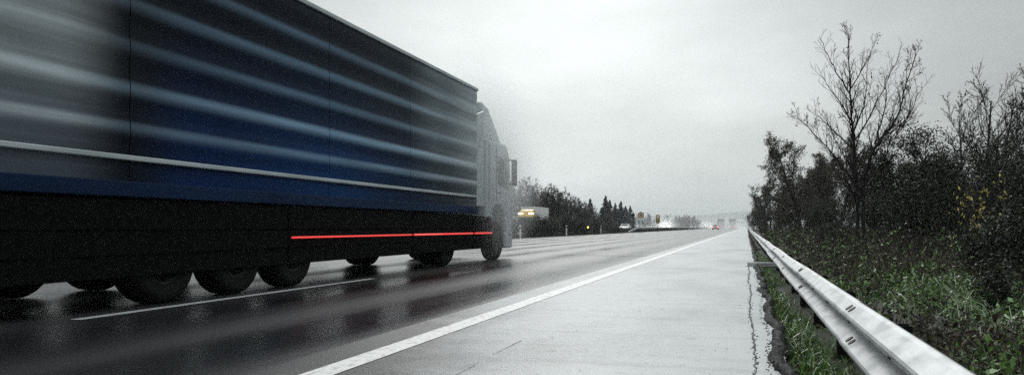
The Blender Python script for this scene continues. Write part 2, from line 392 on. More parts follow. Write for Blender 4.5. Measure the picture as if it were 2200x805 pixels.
# ragged crack along the edge of the shoulder
mb = MB(); y = 1.6; x = .052; prev = None
def cx(y): return .045 + .012 * math.sin(y * 1.3) + .006 * math.sin(y * 3.7 + 1)
while y < 17.6:
    x = cx(y) + rnd.uniform(-.010, .010); w = rnd.uniform(.0015, .009) * (1.5 if y < 4 else 1)
    cur = ((x - w, y, .004), (x + w, y, .004))
    if prev: mb.poly([prev[0], prev[1], cur[1], cur[0]])
    prev = cur; y += rnd.uniform(.025, .06)
tag(mb.build('pavement_crack', 'crack'), kind='structure')
mb = MB()
for k in range(900):        # crumbs along crack and kerb
    y = 2.0 + 15 * rnd.random() ** 1.7
    x = cx(y) + rnd.gauss(0, .014) if rnd.random() < .45 else .165 + .02 * math.sin(y * 2.1) - abs(rnd.gauss(0, .018))
    r = rnd.uniform(.002, .009); n = rnd.choice((4, 5, 6)); a0 = rnd.random() * 6
    ps = [Vector((x + r * rnd.uniform(.6, 1.2) * math.cos(a0 + 6.283 * i / n), y + 1.3 * r * rnd.uniform(.6, 1.2) * math.sin(a0 + 6.283 * i / n), .002)) for i in range(n)]
    top = Vector((x, y, .002 + r * .8))
    for i in range(n): mb.poly([ps[i], ps[(i + 1) % n], top])
tag(mb.build('crumbs', 'crack'), kind='stuff')
# fallen leaves on the shoulder
mb = MB()
for k in range(90):
    y = 2.6 + 14 * rnd.random() ** 1.5; x = rnd.uniform(-1.6, 0.02); r = rnd.uniform(.005, .014); a = rnd.random() * 6.28
    u = Vector((math.cos(a), math.sin(a), rnd.uniform(-.1, .2))) * r; w = Vector((-math.sin(a), math.cos(a), rnd.uniform(0, .6))) * r * .6
    c = Vector((x, y, .008))
    mb.poly([c - u, c - u * .2 + w, c + u, c + u * .1 - w * .3])
tag(mb.build('fallen_leaves', 'leafdry'), kind='stuff')

# lumpy bitumen kerb
mb = MB(); y = -2.0; seg = 0
def kx(y): return .225 + .022 * math.sin(y * 2.1) + .012 * math.sin(y * 5.3 + 2) + .006 * math.sin(y * 11)
while y < 90:
    step = .05 if y < 20 else .6
    Lg = rnd.uniform(.5, 1.2) if y < 20 else 6
    ys = []; t = y
    while t < y + Lg: ys.append(t); t += step
    ys.append(y + Lg); dx = rnd.uniform(-.012, .012); hh = rnd.uniform(.03, .055); ww = rnd.uniform(.042, .060)
    n0 = len(mb.v); K = 9
    for i, t in enumerate(ys):
        e = 1 - .25 * (max(0, 1 - i / 2) + max(0, 1 - (len(ys) - 1 - i) / 2)) * .8
        for k in range(K):
            a = math.pi * k / (K - 1)
            mb.v.append((kx(t) + dx + math.cos(math.pi - a) * ww * e * (1 + rnd.uniform(-.25, .25)), t + rnd.uniform(-.01, .01), -.03 + math.sin(a) * (hh + .03) * e * (1 + rnd.uniform(-.22, .16))))
    for i in range(len(ys) - 1):
        for k in range(K - 1):
            a = n0 + i * K + k; mb.face((a, a + 1, a + K + 1, a + K), 0, True)
    mb.face(tuple(n0 + k for k in range(K)), 0); e0 = n0 + (len(ys) - 1) * K; mb.face(tuple(e0 + k for k in range(K))[::-1], 0)
    y += Lg + rnd.uniform(-.005, .02)
tag(mb.build('kerb', 'tar'), kind='structure')
# drain chute across the kerb
g = thing('drain_channel', 'small pale concrete drain chute crossing the black kerb toward the guardrail', 'drain', (0, 0, 0))
mb = MB(); mb.box((-.03, 17.75, -.02), (.78, 17.95, .012)); mb.box((.02, 17.72, .0), (.78, 17.78, .085)); mb.box((.02, 18.05, .0), (.78, 18.11, .085))
mb.build('channel', 'concrete', g, .006)

# ------------------------------------------------------------------ guardrail
def wprof(x0, ztop):
    # W-beam cross-section (x toward the road is negative), 0.31 m deep
    p = [(.004, -.016), (0, -.004), (-.012, 0), (-.030, -.008), (-.092, -.052), (-.099, -.062), (-.097, -.074), (-.040, -.108), (-.006, -.126), (0, -.134),
         (0, -.156), (-.006, -.165), (-.030, -.182), (-.092, -.226), (-.099, -.236), (-.097, -.250), (-.050, -.292), (-.040, -.304), (-.044, -.312)]
    return [(x0 + a, ztop + b) for a, b in p]
def beam(y0, y1, x0, ztop, mname='galv', parent=None, dx=0.0, mirror=False, zf=None, xf=None):
    mb = MB(); pr = wprof(0, 0); k = len(pr); n = max(2, int((y1 - y0) / .8))
    sgn = -1 if mirror else 1
    for th in (0, .004):
        for j in range(n + 1):
            y = y0 + (y1 - y0) * j / n; zz = zf(y) if zf else 0; xx = xf(y) if xf else 0
            for a, b in pr: mb.v.append((x0 + sgn * (a + th) + dx + xx, y, ztop + b + zz))
    for t in range(2):
        o0 = t * k * (n + 1)
        for j in range(n):
            for i in range(k - 1):
                a = o0 + j * k + i
                mb.face((a, a + 1, a + k + 1, a + k) if (t == 0) != mirror else (a + k, a + k + 1, a + 1, a), 0, False)
    o1 = k * (n + 1)
    for j in range(n):
        for i in (0, k - 1):
            a = j * k + i; mb.face((a, a + k, o1 + a + k, o1 + a))
    for j in (0, n):
        for i in range(k - 1):
            a = j * k + i; mb.face((a, a + 1, o1 + a + 1, o1 + a))
    return mb.build('rail_beam', mname, parent)
RX, RT = .600, .438        # front-most face at about RX - .083
def rxf(y): return .004 * math.sin(y * .55) + .006 * math.sin(y * .21 + 1) + (0.0 if y < 60 else -.0)
def rzf(y): return .006 * math.sin(y * .33 + .5) + .004 * math.sin(y * .9)
gr = thing('guardrail', 'long pale galvanised guardrail on dark posts running beside the shoulder on the right', 'guardrail')
SP0, SPD = 4.72, 4.0
ends = [SP0 + SPD * i for i in range(-2, 38)]
bm_ = beam(ends[0] - 1, ends[1] + .12, RX, RT, parent=gr, zf=rzf, xf=rxf)
for i in range(1, len(ends) - 1):
    b_ = beam(ends[i] - .12 if i % 2 else ends[i], ends[i + 1] + .12, RX, RT, parent=gr, dx=-.006 if i % 2 else 0.0, zf=rzf, xf=rxf)
    y = ends[i]
    if y < 70:
        # paired slots at each splice, on both crowns, and in the valley
        def slot(yc, a0, a1, length, wid, nm='bolt'):
            pa = Vector((RX + rxf(yc) - .006 + a0[0], 0, RT + rzf(yc) + a0[1])); pb = Vector((RX + rxf(yc) - .006 + a1[0], 0, RT + rzf(yc) + a1[1]))
            c = (pa + pb) / 2; u = (pb - pa).normalized(); nrm_ = Vector((u.z, 0, -u.x))
            if nrm_.x > 0: nrm_ = -nrm_
            m2 = MB(); ring = []
            for q in range(12):
                t = 2 * math.pi * q / 12
                ring.append(c + u * math.cos(t) * length / 2 + Vector((0, 1, 0)) * math.sin(t) * wid / 2 + Vector((0, yc, 0)))
            m2.poly([p + nrm_ * .005 for p in ring])
            for q in range(12):
                m2.poly([ring[q] - nrm_ * .004, ring[(q + 1) % 12] - nrm_ * .004, ring[(q + 1) % 12] + nrm_ * .005, ring[q] + nrm_ * .005])
            return m2.build(nm, 'boltm', b_)
        for dy in (-.055, .055):
            slot(y + dy - .10, (-.030, -.008), (-.092, -.052), .046, .052)
            slot(y + dy - .10, (-.030, -.182), (-.092, -.226), .046, .052)
    for q in range(3):
        yy = ends[i] + .45 + q * 1.3
        if yy < 24:
            m2 = MB(); m2.lathe([(0, 0.0), (0, .026), (-.008, .026), (-.014, .014), (-.014, 0.0)], (RX + rxf(yy) - .005, yy, RT + rzf(yy) - .145), 'x', 10)
            m2.build('bolt', 'boltm', b_)
mbs = None
for i in range(72):
    y = 2.2 + 2.0 * i
    z0 = vz(.7, y) - .15
    mb = MB()      # C-shaped post with a spacer
    x0 = RX + .030 + rxf(y)
    mb.box((x0, y - .05, z0), (x0 + .007, y + .05, RT - .06)); mb.box((x0 + .0075, y - .05, z0), (x0 + .12, y - .043, RT - .06)); mb.box((x0 + .0075, y + .043, z0), (x0 + .12, y + .05, RT - .06))
    p = mb.build('post', 'post', gr)
    if y < 30:
        mb = MB(); mb.box((RX + .007 + rxf(y), y - .04, RT - .21), (x0 - .001, y + .04, RT - .08)); mb.build('spacer', 'post', p, .004)

# ------------------------------------------------------------------ vegetation generators
def rv(s=1.0): return Vector((rnd.gauss(0, 1), rnd.gauss(0, 1), rnd.gauss(0, 1))) * s
def leaf(mb, p, size, mi, droop=0.0):
    u = rv().normalized(); u.z -= droop
    w = u.cross(rv()).normalized() if True else u
    L_ = size * rnd.uniform(.7, 1.3); W_ = L_ * rnd.uniform(.35, .6)
    mb.poly([p, p + u * L_ * .5 + w * W_ * .5, p + u * L_, p + u * L_ * .5 - w * W_ * .5], mi)
def grow(TR, CR, p, d, Ln, r, lvl, P):
    n = P['segs'][lvl]; pts = [p.copy()]; rad = [r]; d = d.normalized(); dirs = [d.copy()]
    for i in range(n):
        d = (d + rv(P['wob'][lvl]) + Vector((0, 0, P['trop'][lvl]))).normalized()
        p = p + d * Ln / n; pts.append(p.copy()); rad.append(max(P['rmin'], r * (1 - (1 - P['taper']) * (i + 1) / n))); dirs.append(d.copy())
    tgt = TR if lvl < P['trunk_levels'] else CR
    tgt.tube(pts, rad, P['sides'][lvl], 0 if tgt is TR else 0, cap=lvl < 1)
    last = lvl == len(P['kids'])
    if last or P.get('leaf_lvl', 99) <= lvl:
        if P['leaf_n'] and (P.get('leaf_p', 1) > rnd.random()):
            for k in range(P['leaf_n']):
                t = rnd.random() ** .6 * n; i = min(n - 1, int(t)); q = pts[i].lerp(pts[i + 1], t - i)
                leaf(CR, q + rv(P['leaf_sp']), P['leaf_s'], rnd.choice(P['leaf_m']), P.get('droop', 0))
    if last: return
    kids = P['kids'][lvl]; az = rnd.random() * 6.28
    for k in range(kids):
        t = P['start'][lvl] + (1 - P['start'][lvl]) * (k + rnd.random() * .8) / kids
        t = min(t, .985); ti = t * n; i = min(n - 1, int(ti)); q = pts[i].lerp(pts[i + 1], ti - i)
        dd = dirs[i + 1]; az += 2.4 + rnd.uniform(-.5, .5)
        o = dd.orthogonal().normalized(); o.rotate(Matrix.Rotation(az, 3, dd))
        a = R(P['ang'][lvl] * rnd.uniform(.7, 1.25)); cd = dd * math.cos(a) + o * math.sin(a)
        cl = Ln * P['ratio'][lvl] * (1 - P['fall'][lvl] * t) * rnd.uniform(.7, 1.2)
        cr = max(P['rmin'], (r * (1 - (1 - P['taper']) * t)) * P['rr'][lvl])
        grow(TR, CR, q, cd, cl, cr, lvl + 1, P)
def tree(name, label, cat, loc, P, starts, mats_t, mats_c, group=None, rz=0, sc=1):
    TR, CR = MB(), MB()
    for (off, d, Ln, r) in starts: grow(TR, CR, Vector(off), Vector(d), Ln, r, 0, P)
    o = thing(name, label, cat, loc, rz, group); o.scale = (sc, sc, sc)
    if TR.v: TR.build('trunk', mats_t, o)
    CR.build('crown', mats_c, o)
    return o
def put(proto, label, loc, rz, sc, group=None, sz=None):
    o = copy_tree(proto); o.location = loc; o.rotation_euler = (0, 0, rz); o.scale = (sc, sc, sz or sc); o['label'] = label
    if group: o['group'] = group
    return o

# the tall bare tree
rnd.seed(1)
P_ash = dict(segs=[14, 9, 6, 4], wob=[.022, .08, .12, .15], trop=[.03, .05, .06, .05], taper=.22, rmin=.0047, sides=[8, 6, 4, 3], trunk_levels=2,
             kids=[26, 10, 6], start=[.19, .2, .2], ang=[47, 42, 45], ratio=[.46, .40, .42], fall=[.62, .45, .4], rr=[.52, .55, .6],
             leaf_n=3, leaf_p=.06, leaf_s=.075, leaf_sp=.03, leaf_m=[1], droop=.6)
b = atz(1851, 25); b.z = vz(b.x, b.y) - .05
P_al = dict(P_ash, leaf_p=.07, kids=[0, 6, 3], start=[.2, .25, .2], ang=[44, 38, 42], ratio=[.4, .5, .55], trop=[.03, .06, .07, .05])
TR, CR = MB(), MB()
def limb(path, r0, r1, spread, kids, kl):
    # path: sideways and height in metres from the foot; the limb also leans toward or away from the road
    ctrl = [Vector((x, spread * (i / max(1, len(path) - 1)) ** 1.2, z)) for i, (x, z) in enumerate(path)]
    pts = []
    for i in range(len(ctrl) - 1):
        c0, c1, c2, c3 = ctrl[max(0, i - 1)], ctrl[i], ctrl[i + 1], ctrl[min(len(ctrl) - 1, i + 2)]
        for k in range(6):
            t = k / 6
            pts.append(.5 * ((2 * c1) + (c2 - c0) * t + (2 * c0 - 5 * c1 + 4 * c2 - c3) * t * t + (3 * c1 - c0 - 3 * c2 + c3) * t ** 3) + rv(.014))
    pts.append(ctrl[-1]); n = len(pts) - 1
    TR.tube(pts, [(r0 + (r1 - r0) * (i / n) ** .7) * .88 for i in range(n + 1)], 6, 0)
    Ln = sum((pts[i + 1] - pts[i]).length for i in range(n)); az = rnd.random() * 6.28
    for k in range(kids):
        t = .22 + .78 * (k + rnd.random()) / kids; t = min(t, .995); i = min(n - 1, int(t * n)); q = pts[i]; dd = (pts[i + 1] - pts[i]).normalized()
        az += 2.4 + rnd.uniform(-.5, .5); o = dd.orthogonal().normalized(); o.rotate(Matrix.Rotation(az, 3, dd))
        aa = R(rnd.uniform(24, 50)); cd = (dd * math.cos(aa) + o * math.sin(aa) + Vector((0, 0, .25))).normalized()
        grow(TR, CR, q, cd, kl * 1.3 * (1.15 - .6 * t) * rnd.uniform(.6, 1.25), max(P_al['rmin'], (r0 + (r1 - r0) * t) * .5), 2 if kl < .75 else 1, P_al)
SK = [([(362, 775), (362, 590), (350, 400), (340, 250), (333, 62)], .105, .012, .0, 34, .8), ([(388, 775), (378, 580), (385, 490), (420, 400), (475, 325), (500, 220), (527, 132)], .085, .012, -.5, 30, .8),
      ([(360, 535), (290, 432), (192, 318)], .045, .008, .5, 16, .8), ([(362, 590), (310, 515), (222, 455)], .035, .007, -.9, 12, .7), ([(345, 335), (290, 270), (228, 205)], .036, .007, -.6, 13, .72),
      ([(340, 250), (290, 160), (256, 60)], .034, .006, .4, 12, .55), ([(340, 235), (375, 165), (396, 106)], .028, .006, -.5, 11, .55), ([(348, 370), (402, 262), (430, 118)], .038, .007, .8, 15, .7),
      ([(350, 405), (397, 300), (458, 140)], .042, .007, -.9, 16, .72), ([(374, 565), (450, 462), (497, 372), (562, 322)], .045, .007, .7, 17, .75), ([(430, 390), (512, 330), (556, 230)], .040, .007, -.3, 15, .72),
      ([(420, 402), (470, 270), (486, 165)], .038, .007, .9, 14, .65), ([(355, 430), (292, 350), (246, 292)], .036, .007, .9, 13, .72), ([(375, 612), (440, 568), (522, 552)], .028, .006, -.8, 9, .6),
      ([(352, 380), (312, 320), (286, 225)], .034, .007, -1.1, 13, .7), ([(505, 352), (538, 300), (552, 192)], .030, .006, .5, 11, .55), ([(360, 500), (330, 420), (300, 300)], .032, .006, 1.2, 13, .7),
      ([(380, 520), (440, 420), (470, 380), (520, 400)], .03, .006, 1.0, 12, .7)]
for path, r0, r1, spd, kids, kl in SK:
    limb([((x / 1.371 - 274) / F * 25, CH + .12 + (487 - y / 1.371) / F * 25) for x, y in path], r0, r1, spd, kids, kl)
o = thing('bare_tree', 'tall bare twin stemmed tree with a few dead leaves rising above all the others', 'tree', (b.x, b.y, -.12), TH)
TR.build('trunk', 'bark', o); CR.build('crown', ['twig', 'leafdry'], o); o.scale = (.92, .92, .945)

# twiggy, half bare trees
rnd.seed(21)
P_tw = dict(segs=[8, 6, 4, 3], wob=[.09, .16, .2, .25], trop=[.03, .08, .06, .0], taper=.25, rmin=.011, sides=[6, 4, 3, 3], trunk_levels=2,
            kids=[13, 8, 7], start=[.12, .15, .15], ang=[48, 48, 50], ratio=[.55, .45, .42], fall=[.55, .4, .3], rr=[.45, .5, .6],
            leaf_n=7, leaf_p=.9, leaf_s=.12, leaf_sp=.10, leaf_m=[1, 1, 1, 2], leaf_lvl=3)
p0 = tree('autumn_tree', 'x', 'tree', (0, 0, 0), P_tw, [((0, 0, 0), (0, .05, 1), 5.2, .12), ((.3, .2, 0), (.25, .1, 1), 4.6, .1), ((-.25, -.1, 0), (-.25, -.1, 1), 4.2, .09)], 'bark', ['greytwig', 'leafbrown', 'leafmoss'])
P_wi = dict(P_tw, leaf_n=12, leaf_s=.11, droop=.3, kids=[14, 8, 8], trop=[.03, .10, .02, -.06], ratio=[.5, .45, .45])
p1 = tree('autumn_tree', 'x', 'tree', (0, 0, 0), P_wi, [((0, 0, 0), (-.06, 0, 1), 6.0, .14), ((.2, .1, 0), (.2, .1, 1), 5.2, .1)], 'bark', ['greytwig', 'leafbrown', 'leafpale'])
P_ba = dict(P_tw, leaf_n=2, leaf_p=.12, kids=[16, 9, 5], ang=[32, 30, 30], trop=[.04, .07, .05, .04], rmin=.008, wob=[.06, .1, .13, .15], leaf_s=.09)
p2 = tree('bare_bushy_tree', 'x', 'tree', (0, 0, 0), P_ba, [((0, 0, 0), (.03, 0, 1), 6.2, .11), ((.3, .1, 0), (.2, 0, 1), 5.8, .09), ((-.3, 0, 0), (-.2, .05, 1), 5.6, .08)], 'bark', ['twig', 'leafdry'])
# dense dark evergreen bush-trees
P_ev = dict(segs=[6, 5, 4], wob=[.12, .2, .25], trop=[.03, .05, .0], taper=.3, rmin=.012, sides=[5, 3, 3], trunk_levels=1,
            kids=[12, 9], start=[.05, .15], ang=[52, 55], ratio=[.52, .5], fall=[.5, .3], rr=[.45, .5],
            leaf_n=70, leaf_p=1, leaf_s=.075, leaf_sp=.15, leaf_m=[1, 1, 1, 2], leaf_lvl=2)
p3 = tree('evergreen_tree', 'x', 'tree', (0, 0, 0), P_ev, [((0, 0, 0), (0, 0, 1), 3.6, .09), ((.5, .1, 0), (.35, 0, 1), 3.2, .08), ((-.5, .1, 0), (-.35, .1, 1), 3.1, .08), ((.1, -.4, 0), (.0, -.3, 1), 2.9, .07)], 'bark', ['twig', 'leafdark', 'leafmoss'])
P_ev2 = dict(P_ev, leaf_n=16, kids=[9, 8], leaf_m=[1, 1, 2], leaf_s=.09)
p4 = tree('shrub', 'x', 'shrub', (0, 0, 0), P_ev2, [((0, 0, 0), (.1, 0, 1), 1.5, .03), ((.3, .1, 0), (.4, .2, 1), 1.3, .03), ((-.3, -.1, 0), (-.4, 0, 1), 1.3, .03), ((0, .4, 0), (.1, .4, 1), 1.2, .03)], 'bark', ['twig', 'leafshrub', 'leafdark'])
for p in (p0, p1, p2, p3, p4): p.location = (0, -300, 0)
protos = [p0, p1, p2, p3, p4]

GR = 'trees and bushes along the right verge'
def rt(px, zc, dz=0): q = atz(px, zc); q.z = (vz(q.x, q.y) if q.x < 12 else .2) - .08 + dz; return q
put(p1, 'rounded willow-like tree with drooping grey brown twigs left of the tall bare tree', rt(1722, 60), .4, 1.17, GR)
put(p1, 'dense brown thicket tree directly behind the trunks of the tall bare tree', rt(1795, 54), 2.6, 1.02, GR)
put(p0, 'grey brown half bare tree behind the right side of the tall bare tree', rt(1888, 50), 1.4, .96, GR)
put(p0, 'thin grey tree between the tall bare tree and the dark evergreen bushes', rt(1945, 46), 4.1, .90, GR)
put(p1, 'low brown tree standing just left of the willow-like tree', rt(1694, 74), 1.9, .82, GR)
put(p0, 'pale loose tree with sparse yellowish leaves at the far end of the right tree row', rt(1657, 100), 3.0, 1.18, GR)
put(p0, 'small dim tree behind the pale loose tree where the guardrail vanishes', rt(1638, 135), .9, .92, GR)
put(p0, 'farthest misty tree of the right row, faded by haze above the guardrail end', rt(1622, 190), 2.2, .85, GR)
put(p1, 'brown bushy tree filling the gap below the willow-like tree', rt(1752, 66), 5.2, .9, GR)
put(p2, 'tall bare fan shaped tree above the dark bushes at the right edge', rt(2105, 38), .3, 1.1, GR)
put(p2, 'bare tree leaning in from the right edge of the view', rt(2235, 34), 2.3, 1.08, GR)
put(p2, 'thin bare tree behind the left shoulder of the dark evergreen bushes', rt(2020, 46), 4.0, .74, GR)
put(p3, 'broad dark evergreen bush left of the yellow leaved sapling', rt(2040, 25), .2, 1.02, GR)
put(p3, 'dark evergreen bush tree behind the yellow leaved sapling', rt(2125, 27), 1.7, 1.0, GR)
put(p3, 'black green bush at the right edge overhanging the grass', rt(2205, 19), 3.1, .88, GR)
put(p3, 'dark bush under the thin grey tree, right of the tall bare trunks', rt(1965, 31), 4.4, .78, GR)
put(p3, 'low dark bush just right of the tall bare trunks', rt(1905, 33), 5.5, .62, GR)
put(p3, 'dark undergrowth bush left of the tall bare trunks', rt(1790, 44), .8, .62, GR)
put(p3, 'dark bush at the foot of the willow-like tree', rt(1738, 56), 2.8, .7, GR)
put(p3, 'dark bush beside the guardrail at the foot of the pale loose tree', rt(1672, 88), 2.0, .5, GR)
put(p3, 'small dark bush by the far end of the guardrail', rt(1641, 120), 1.2, .5, GR)
put(p4, 'low dark shrub in the grass at the right edge, nearest the camera', rt(2190, 8.5), 2.2, .42, GR)
put(p4, 'dark knee high shrub behind the pale grass tuft', rt(2120, 13.5), 4.0, .6, GR)
put(p4, 'dark shrub at the right edge below the overhanging black green bush', rt(2210, 12), .5, .8, GR)
put(p4, 'green leafy shrub beside the foot of the tall bare tree', rt(1800, 30), 1.2, .75, GR)

# the sapling with yellow leaves
rnd.seed(31)
P_sa = dict(segs=[8, 5, 3], wob=[.05, .1, .15], trop=[.03, .1, .05], taper=.3, rmin=.005, sides=[5, 3, 3], trunk_levels=1,
            kids=[10, 4], start=[.25, .3], ang=[35, 40], ratio=[.4, .4], fall=[.5, .3], rr=[.5, .6], leaf_n=2, leaf_p=.5, leaf_s=.075, leaf_sp=.05, leaf_m=[1], droop=.4)
tree('sapling', 'slender sapling with scattered yellow leaves in front of the dark bushes', 'sapling', rt(2112, 16.5), P_sa,
     [((0, 0, 0), (.0, 0, 1), 1.95, .018), ((-.12, 0, 0), (-.16, 0, 1), 1.7, .014)], 'greytwig', ['greytwig', 'leafyellow'])
tree('sapling', 'thin sapling with few yellow leaves leaning left of the brighter yellow one', 'sapling', rt(2072, 17.5), dict(P_sa, leaf_p=.3),
     [((0, 0, 0), (-.2, 0, 1), 1.8, .014)], 'greytwig', ['greytwig', 'leafyellow'])
tree('sapling', 'short yellow leaved sapling right of the tall bare trunks', 'sapling', rt(1893, 27), dict(P_sa, leaf_p=.5, leaf_s=.09),
     [((0, 0, 0), (.05, 0, 1), 1.6, .014), ((.2, .1, 0), (.2, 0, 1), 1.3, .012)], 'greytwig', ['greytwig', 'leafmoss'])

rnd.seed(41)
# grass, dry stalks and weeds of the verge
def blade(mb, p, h, w, lean, mi):
    a = rnd.random() * 6.283; s = Vector((math.cos(a), math.sin(a), 0)) * w
    b_ = rnd.random() * 6.283; d = Vector((math.cos(b_), math.sin(b_), 0)) * lean * h
    m1 = p + Vector((0, 0, h * .55)) + d * .3; m2 = p + Vector((0, 0, h * .88)) + d * .75; t = p + Vector((0, 0, h * (1 - .25 * lean))) + d * 1.25
    if lean > 1: t.z = p.z + h * .45; m2.z = p.z + h * .74
    n = len(mb.v); mb.v += [tuple(q) for q in (p - s, p + s, m1 + s * .8, m1 - s * .8, m2 + s * .5, m2 - s * .5, t)]
    mb.face((n, n + 1, n + 2, n + 3), mi); mb.face((n + 3, n + 2, n + 4, n + 5), mi); mb.face((n + 5, n + 4, n + 6), mi)
def clump(x, y):
    return math.sin(x * 2.3 + 1.3 * math.sin(y * .8)) * .5 + math.sin(y * 1.1 + x) * .5 + rnd.uniform(-.5, .5)
mb = MB()
for k in range(9500):       # strip between kerb and rail
    y = 2.2 + 26 * rnd.random() ** 1.8; x = rnd.uniform(.29, .60) if k % 2 else rnd.uniform(.55, 1.05)
    c = clump(x * 3, y * 2)
    if c < -.55: continue
    mi = 0 if rnd.random() < .86 else (1 if rnd.random() < .4 else 2)
    blade(mb, Vector((x, y, vz(x, y) - .01)), rnd.uniform(.05, .14), rnd.uniform(.003, .007), rnd.uniform(.3, 1.2), mi)
for k in range(36000):      # verge
    y = 3.0 + 34 * rnd.random() ** 1.25; x = .75 + rnd.random() ** .9 * (1.5 + y * .28)
    c = clump(x, y); hgt = rnd.uniform(.08, .26); mi = 0
    # a bright tuft area of long pale grass, as in the photograph
    bx, by = x - 2.55, y - 9.6
    tuft = math.exp(-(bx * bx / .5 + by * by / 5.0))
    if tuft > .25 and rnd.random() < tuft: mi = 1 if rnd.random() < .33 else 0; hgt = rnd.uniform(.14, .38)
    elif c < -.35: continue
    elif rnd.random() < .16 + .3 * (y > 15): mi = 2; hgt *= 1.7
    elif rnd.random() < .03: mi = 1
    blade(mb, Vector((x, y, vz(x, y) - .01)), hgt, rnd.uniform(.003, .0065) * (1 + y / 25), rnd.uniform(.4, 1.35), mi)
tag(mb.build('grass', ['grassgreen', 'grasspale', 'grassdry']), kind='stuff')
mb = MB()
def weed(x, y, h, lm, n=12, ls=.06):
    p = Vector((x, y, vz(x, y) - .02)); d = Vector((rnd.uniform(-.3, .3), rnd.uniform(-.3, .3), 1)).normalized(); pts = [p]
    for i in range(4): d = (d + rv(.12)).normalized(); pts.append(pts[-1] + d * h / 4)
    mb.tube(pts, [.006, .005, .004, .003, .002], 3, 0, False)
    for k in range(n):
        t = rnd.uniform(.15, 1) * 4; i = min(3, int(t)); q = pts[i].lerp(pts[i + 1], t - i)
        e = q + Vector((rnd.gauss(0, 1), rnd.gauss(0, 1), rnd.uniform(0, 1))) * h * .12
        if k % 3 == 0: mb.tube([q, e], [.003, .0015], 3, 0, False)
        leaf(mb, e, ls, lm, .3)
for k in range(2000):
    y = 3.2 + 11 * rnd.random() ** 1.1; x = .95 + rnd.random() * (.8 + y * .3)
    c = clump(x * .8 + 4, y * .7)
    weed(x, y, rnd.uniform(.12, .42), 1 if c > -.45 else 2, 13, rnd.uniform(.03, .075))
for k in range(2300):       # tall dead weeds between rail and thicket
    y = 9 + 62 * rnd.random() ** 1.2; x = 1.2 + rnd.random() * (1.2 + min(y, 34) * .19)
    if abs(x - 2.55) < 1.0 and y < 11.5: continue
    weed(x, y, rnd.uniform(.45, 1.0) if y > 13 else rnd.uniform(.3, .6), rnd.choice((1, 2, 2, 2)), 10, .05 + y * .0012)
tag(mb.build('undergrowth', ['greytwig', 'weedleaf', 'weeddead']), kind='stuff')

# ------------------------------------------------------------------ median and far left vegetation
ordw = ['first','second','third','fourth','fifth','sixth','seventh','eighth','ninth','tenth','eleventh','twelfth','thirteenth','fourteenth','fifteenth','sixteenth',
        'seventeenth','eighteenth','nineteenth','twentieth','twenty-first','twenty-second','twenty-third','twenty-fourth','twenty-fifth','twenty-sixth','twenty-seventh',
        'twenty-eighth','twenty-ninth','thirtieth','thirty-first','thirty-second','thirty-third','thirty-fourth','thirty-fifth','thirty-sixth','thirty-seventh','thirty-eighth','thirty-ninth','fortieth']
ys = [67 + 3.0 * i + rnd.uniform(-.6, .6) for i in range(21)]
for i, y in enumerate(ys):
    s = rnd.uniform(1.0, 1.35) if y < 108 else rnd.uniform(.55, .75)
    put(p4, 'dark green median shrub, %s along from the front of the blue truck' % ordw[i], (-19.6 + rnd.uniform(-.5, .5), y, -.1), rnd.random() * 6, s, 'shrubs along the median')
for i in range(7):
    y = 7 + 4.2 * i
    put(p4, 'dark median shrub seen under the trailer, %s from the left edge' % ordw[i], (-20.0 + rnd.uniform(-.3, .3), y, -.1), rnd.random() * 6, rnd.uniform(1.35, 1.6), 'shrubs seen under the trailer')
mb = MB()
for k in range(9000):
    y = 8 + 130 * rnd.random(); x = rnd.uniform(-20.8, -16.2)
    blade(mb, Vector((x, y, -.06)), rnd.uniform(.1, .4) * (1 if x < -17.6 else .45), .012, rnd.uniform(.2, 1), 0 if rnd.random() < .7 else 1)
for k in range(5000):  # tall blades added to block the headlights' reflection in the wet road
    y = 130 + 190 * rnd.random(); x = rnd.uniform(-20.6, -17.8)
    blade(mb, Vector((x, y, -.06)), rnd.uniform(.55, .85), .04, rnd.uniform(.1, .6), 0 if rnd.random() < .7 else 1)
tag(mb.build('median_grass', ['leafshrub', 'leafbrown']), kind='stuff')

GL = 'trees beyond the far carriageway'
P_lf = dict(P_tw, rmin=.022, leaf_s=.24, leaf_n=3, leaf_p=.75, kids=[15, 8, 5], leaf_sp=.16, leaf_m=[1, 1, 1, 2], trop=[.03, .1, .07, .03], ang=[36, 38, 40])
q0 = tree('brown_tree', 'x', 'tree', (0, -300, 0), P_lf, [((0, 0, 0), (.02, 0, 1), 7.6, .13), ((.6, .3, 0), (.08, 0, 1), 6.8, .1), ((-.6, 0, 0), (-.1, 0, 1), 6.4, .1)], 'bark', ['twig', 'leafbrown', 'leafshrub'])
P_lf2 = dict(P_lf, leaf_n=2, leaf_p=.5)
q1 = tree('brown_tree', 'x', 'tree', (0, -300, 0), P_lf2, [((0, 0, 0), (0, 0, 1), 7.8, .12), ((.5, .2, 0), (.15, 0, 1), 6.2, .1)], 'bark', ['twig', 'leafbrown', 'leafbrown'])
def lt(px, zc): q = atz(px, zc); q.z = -.15; return q
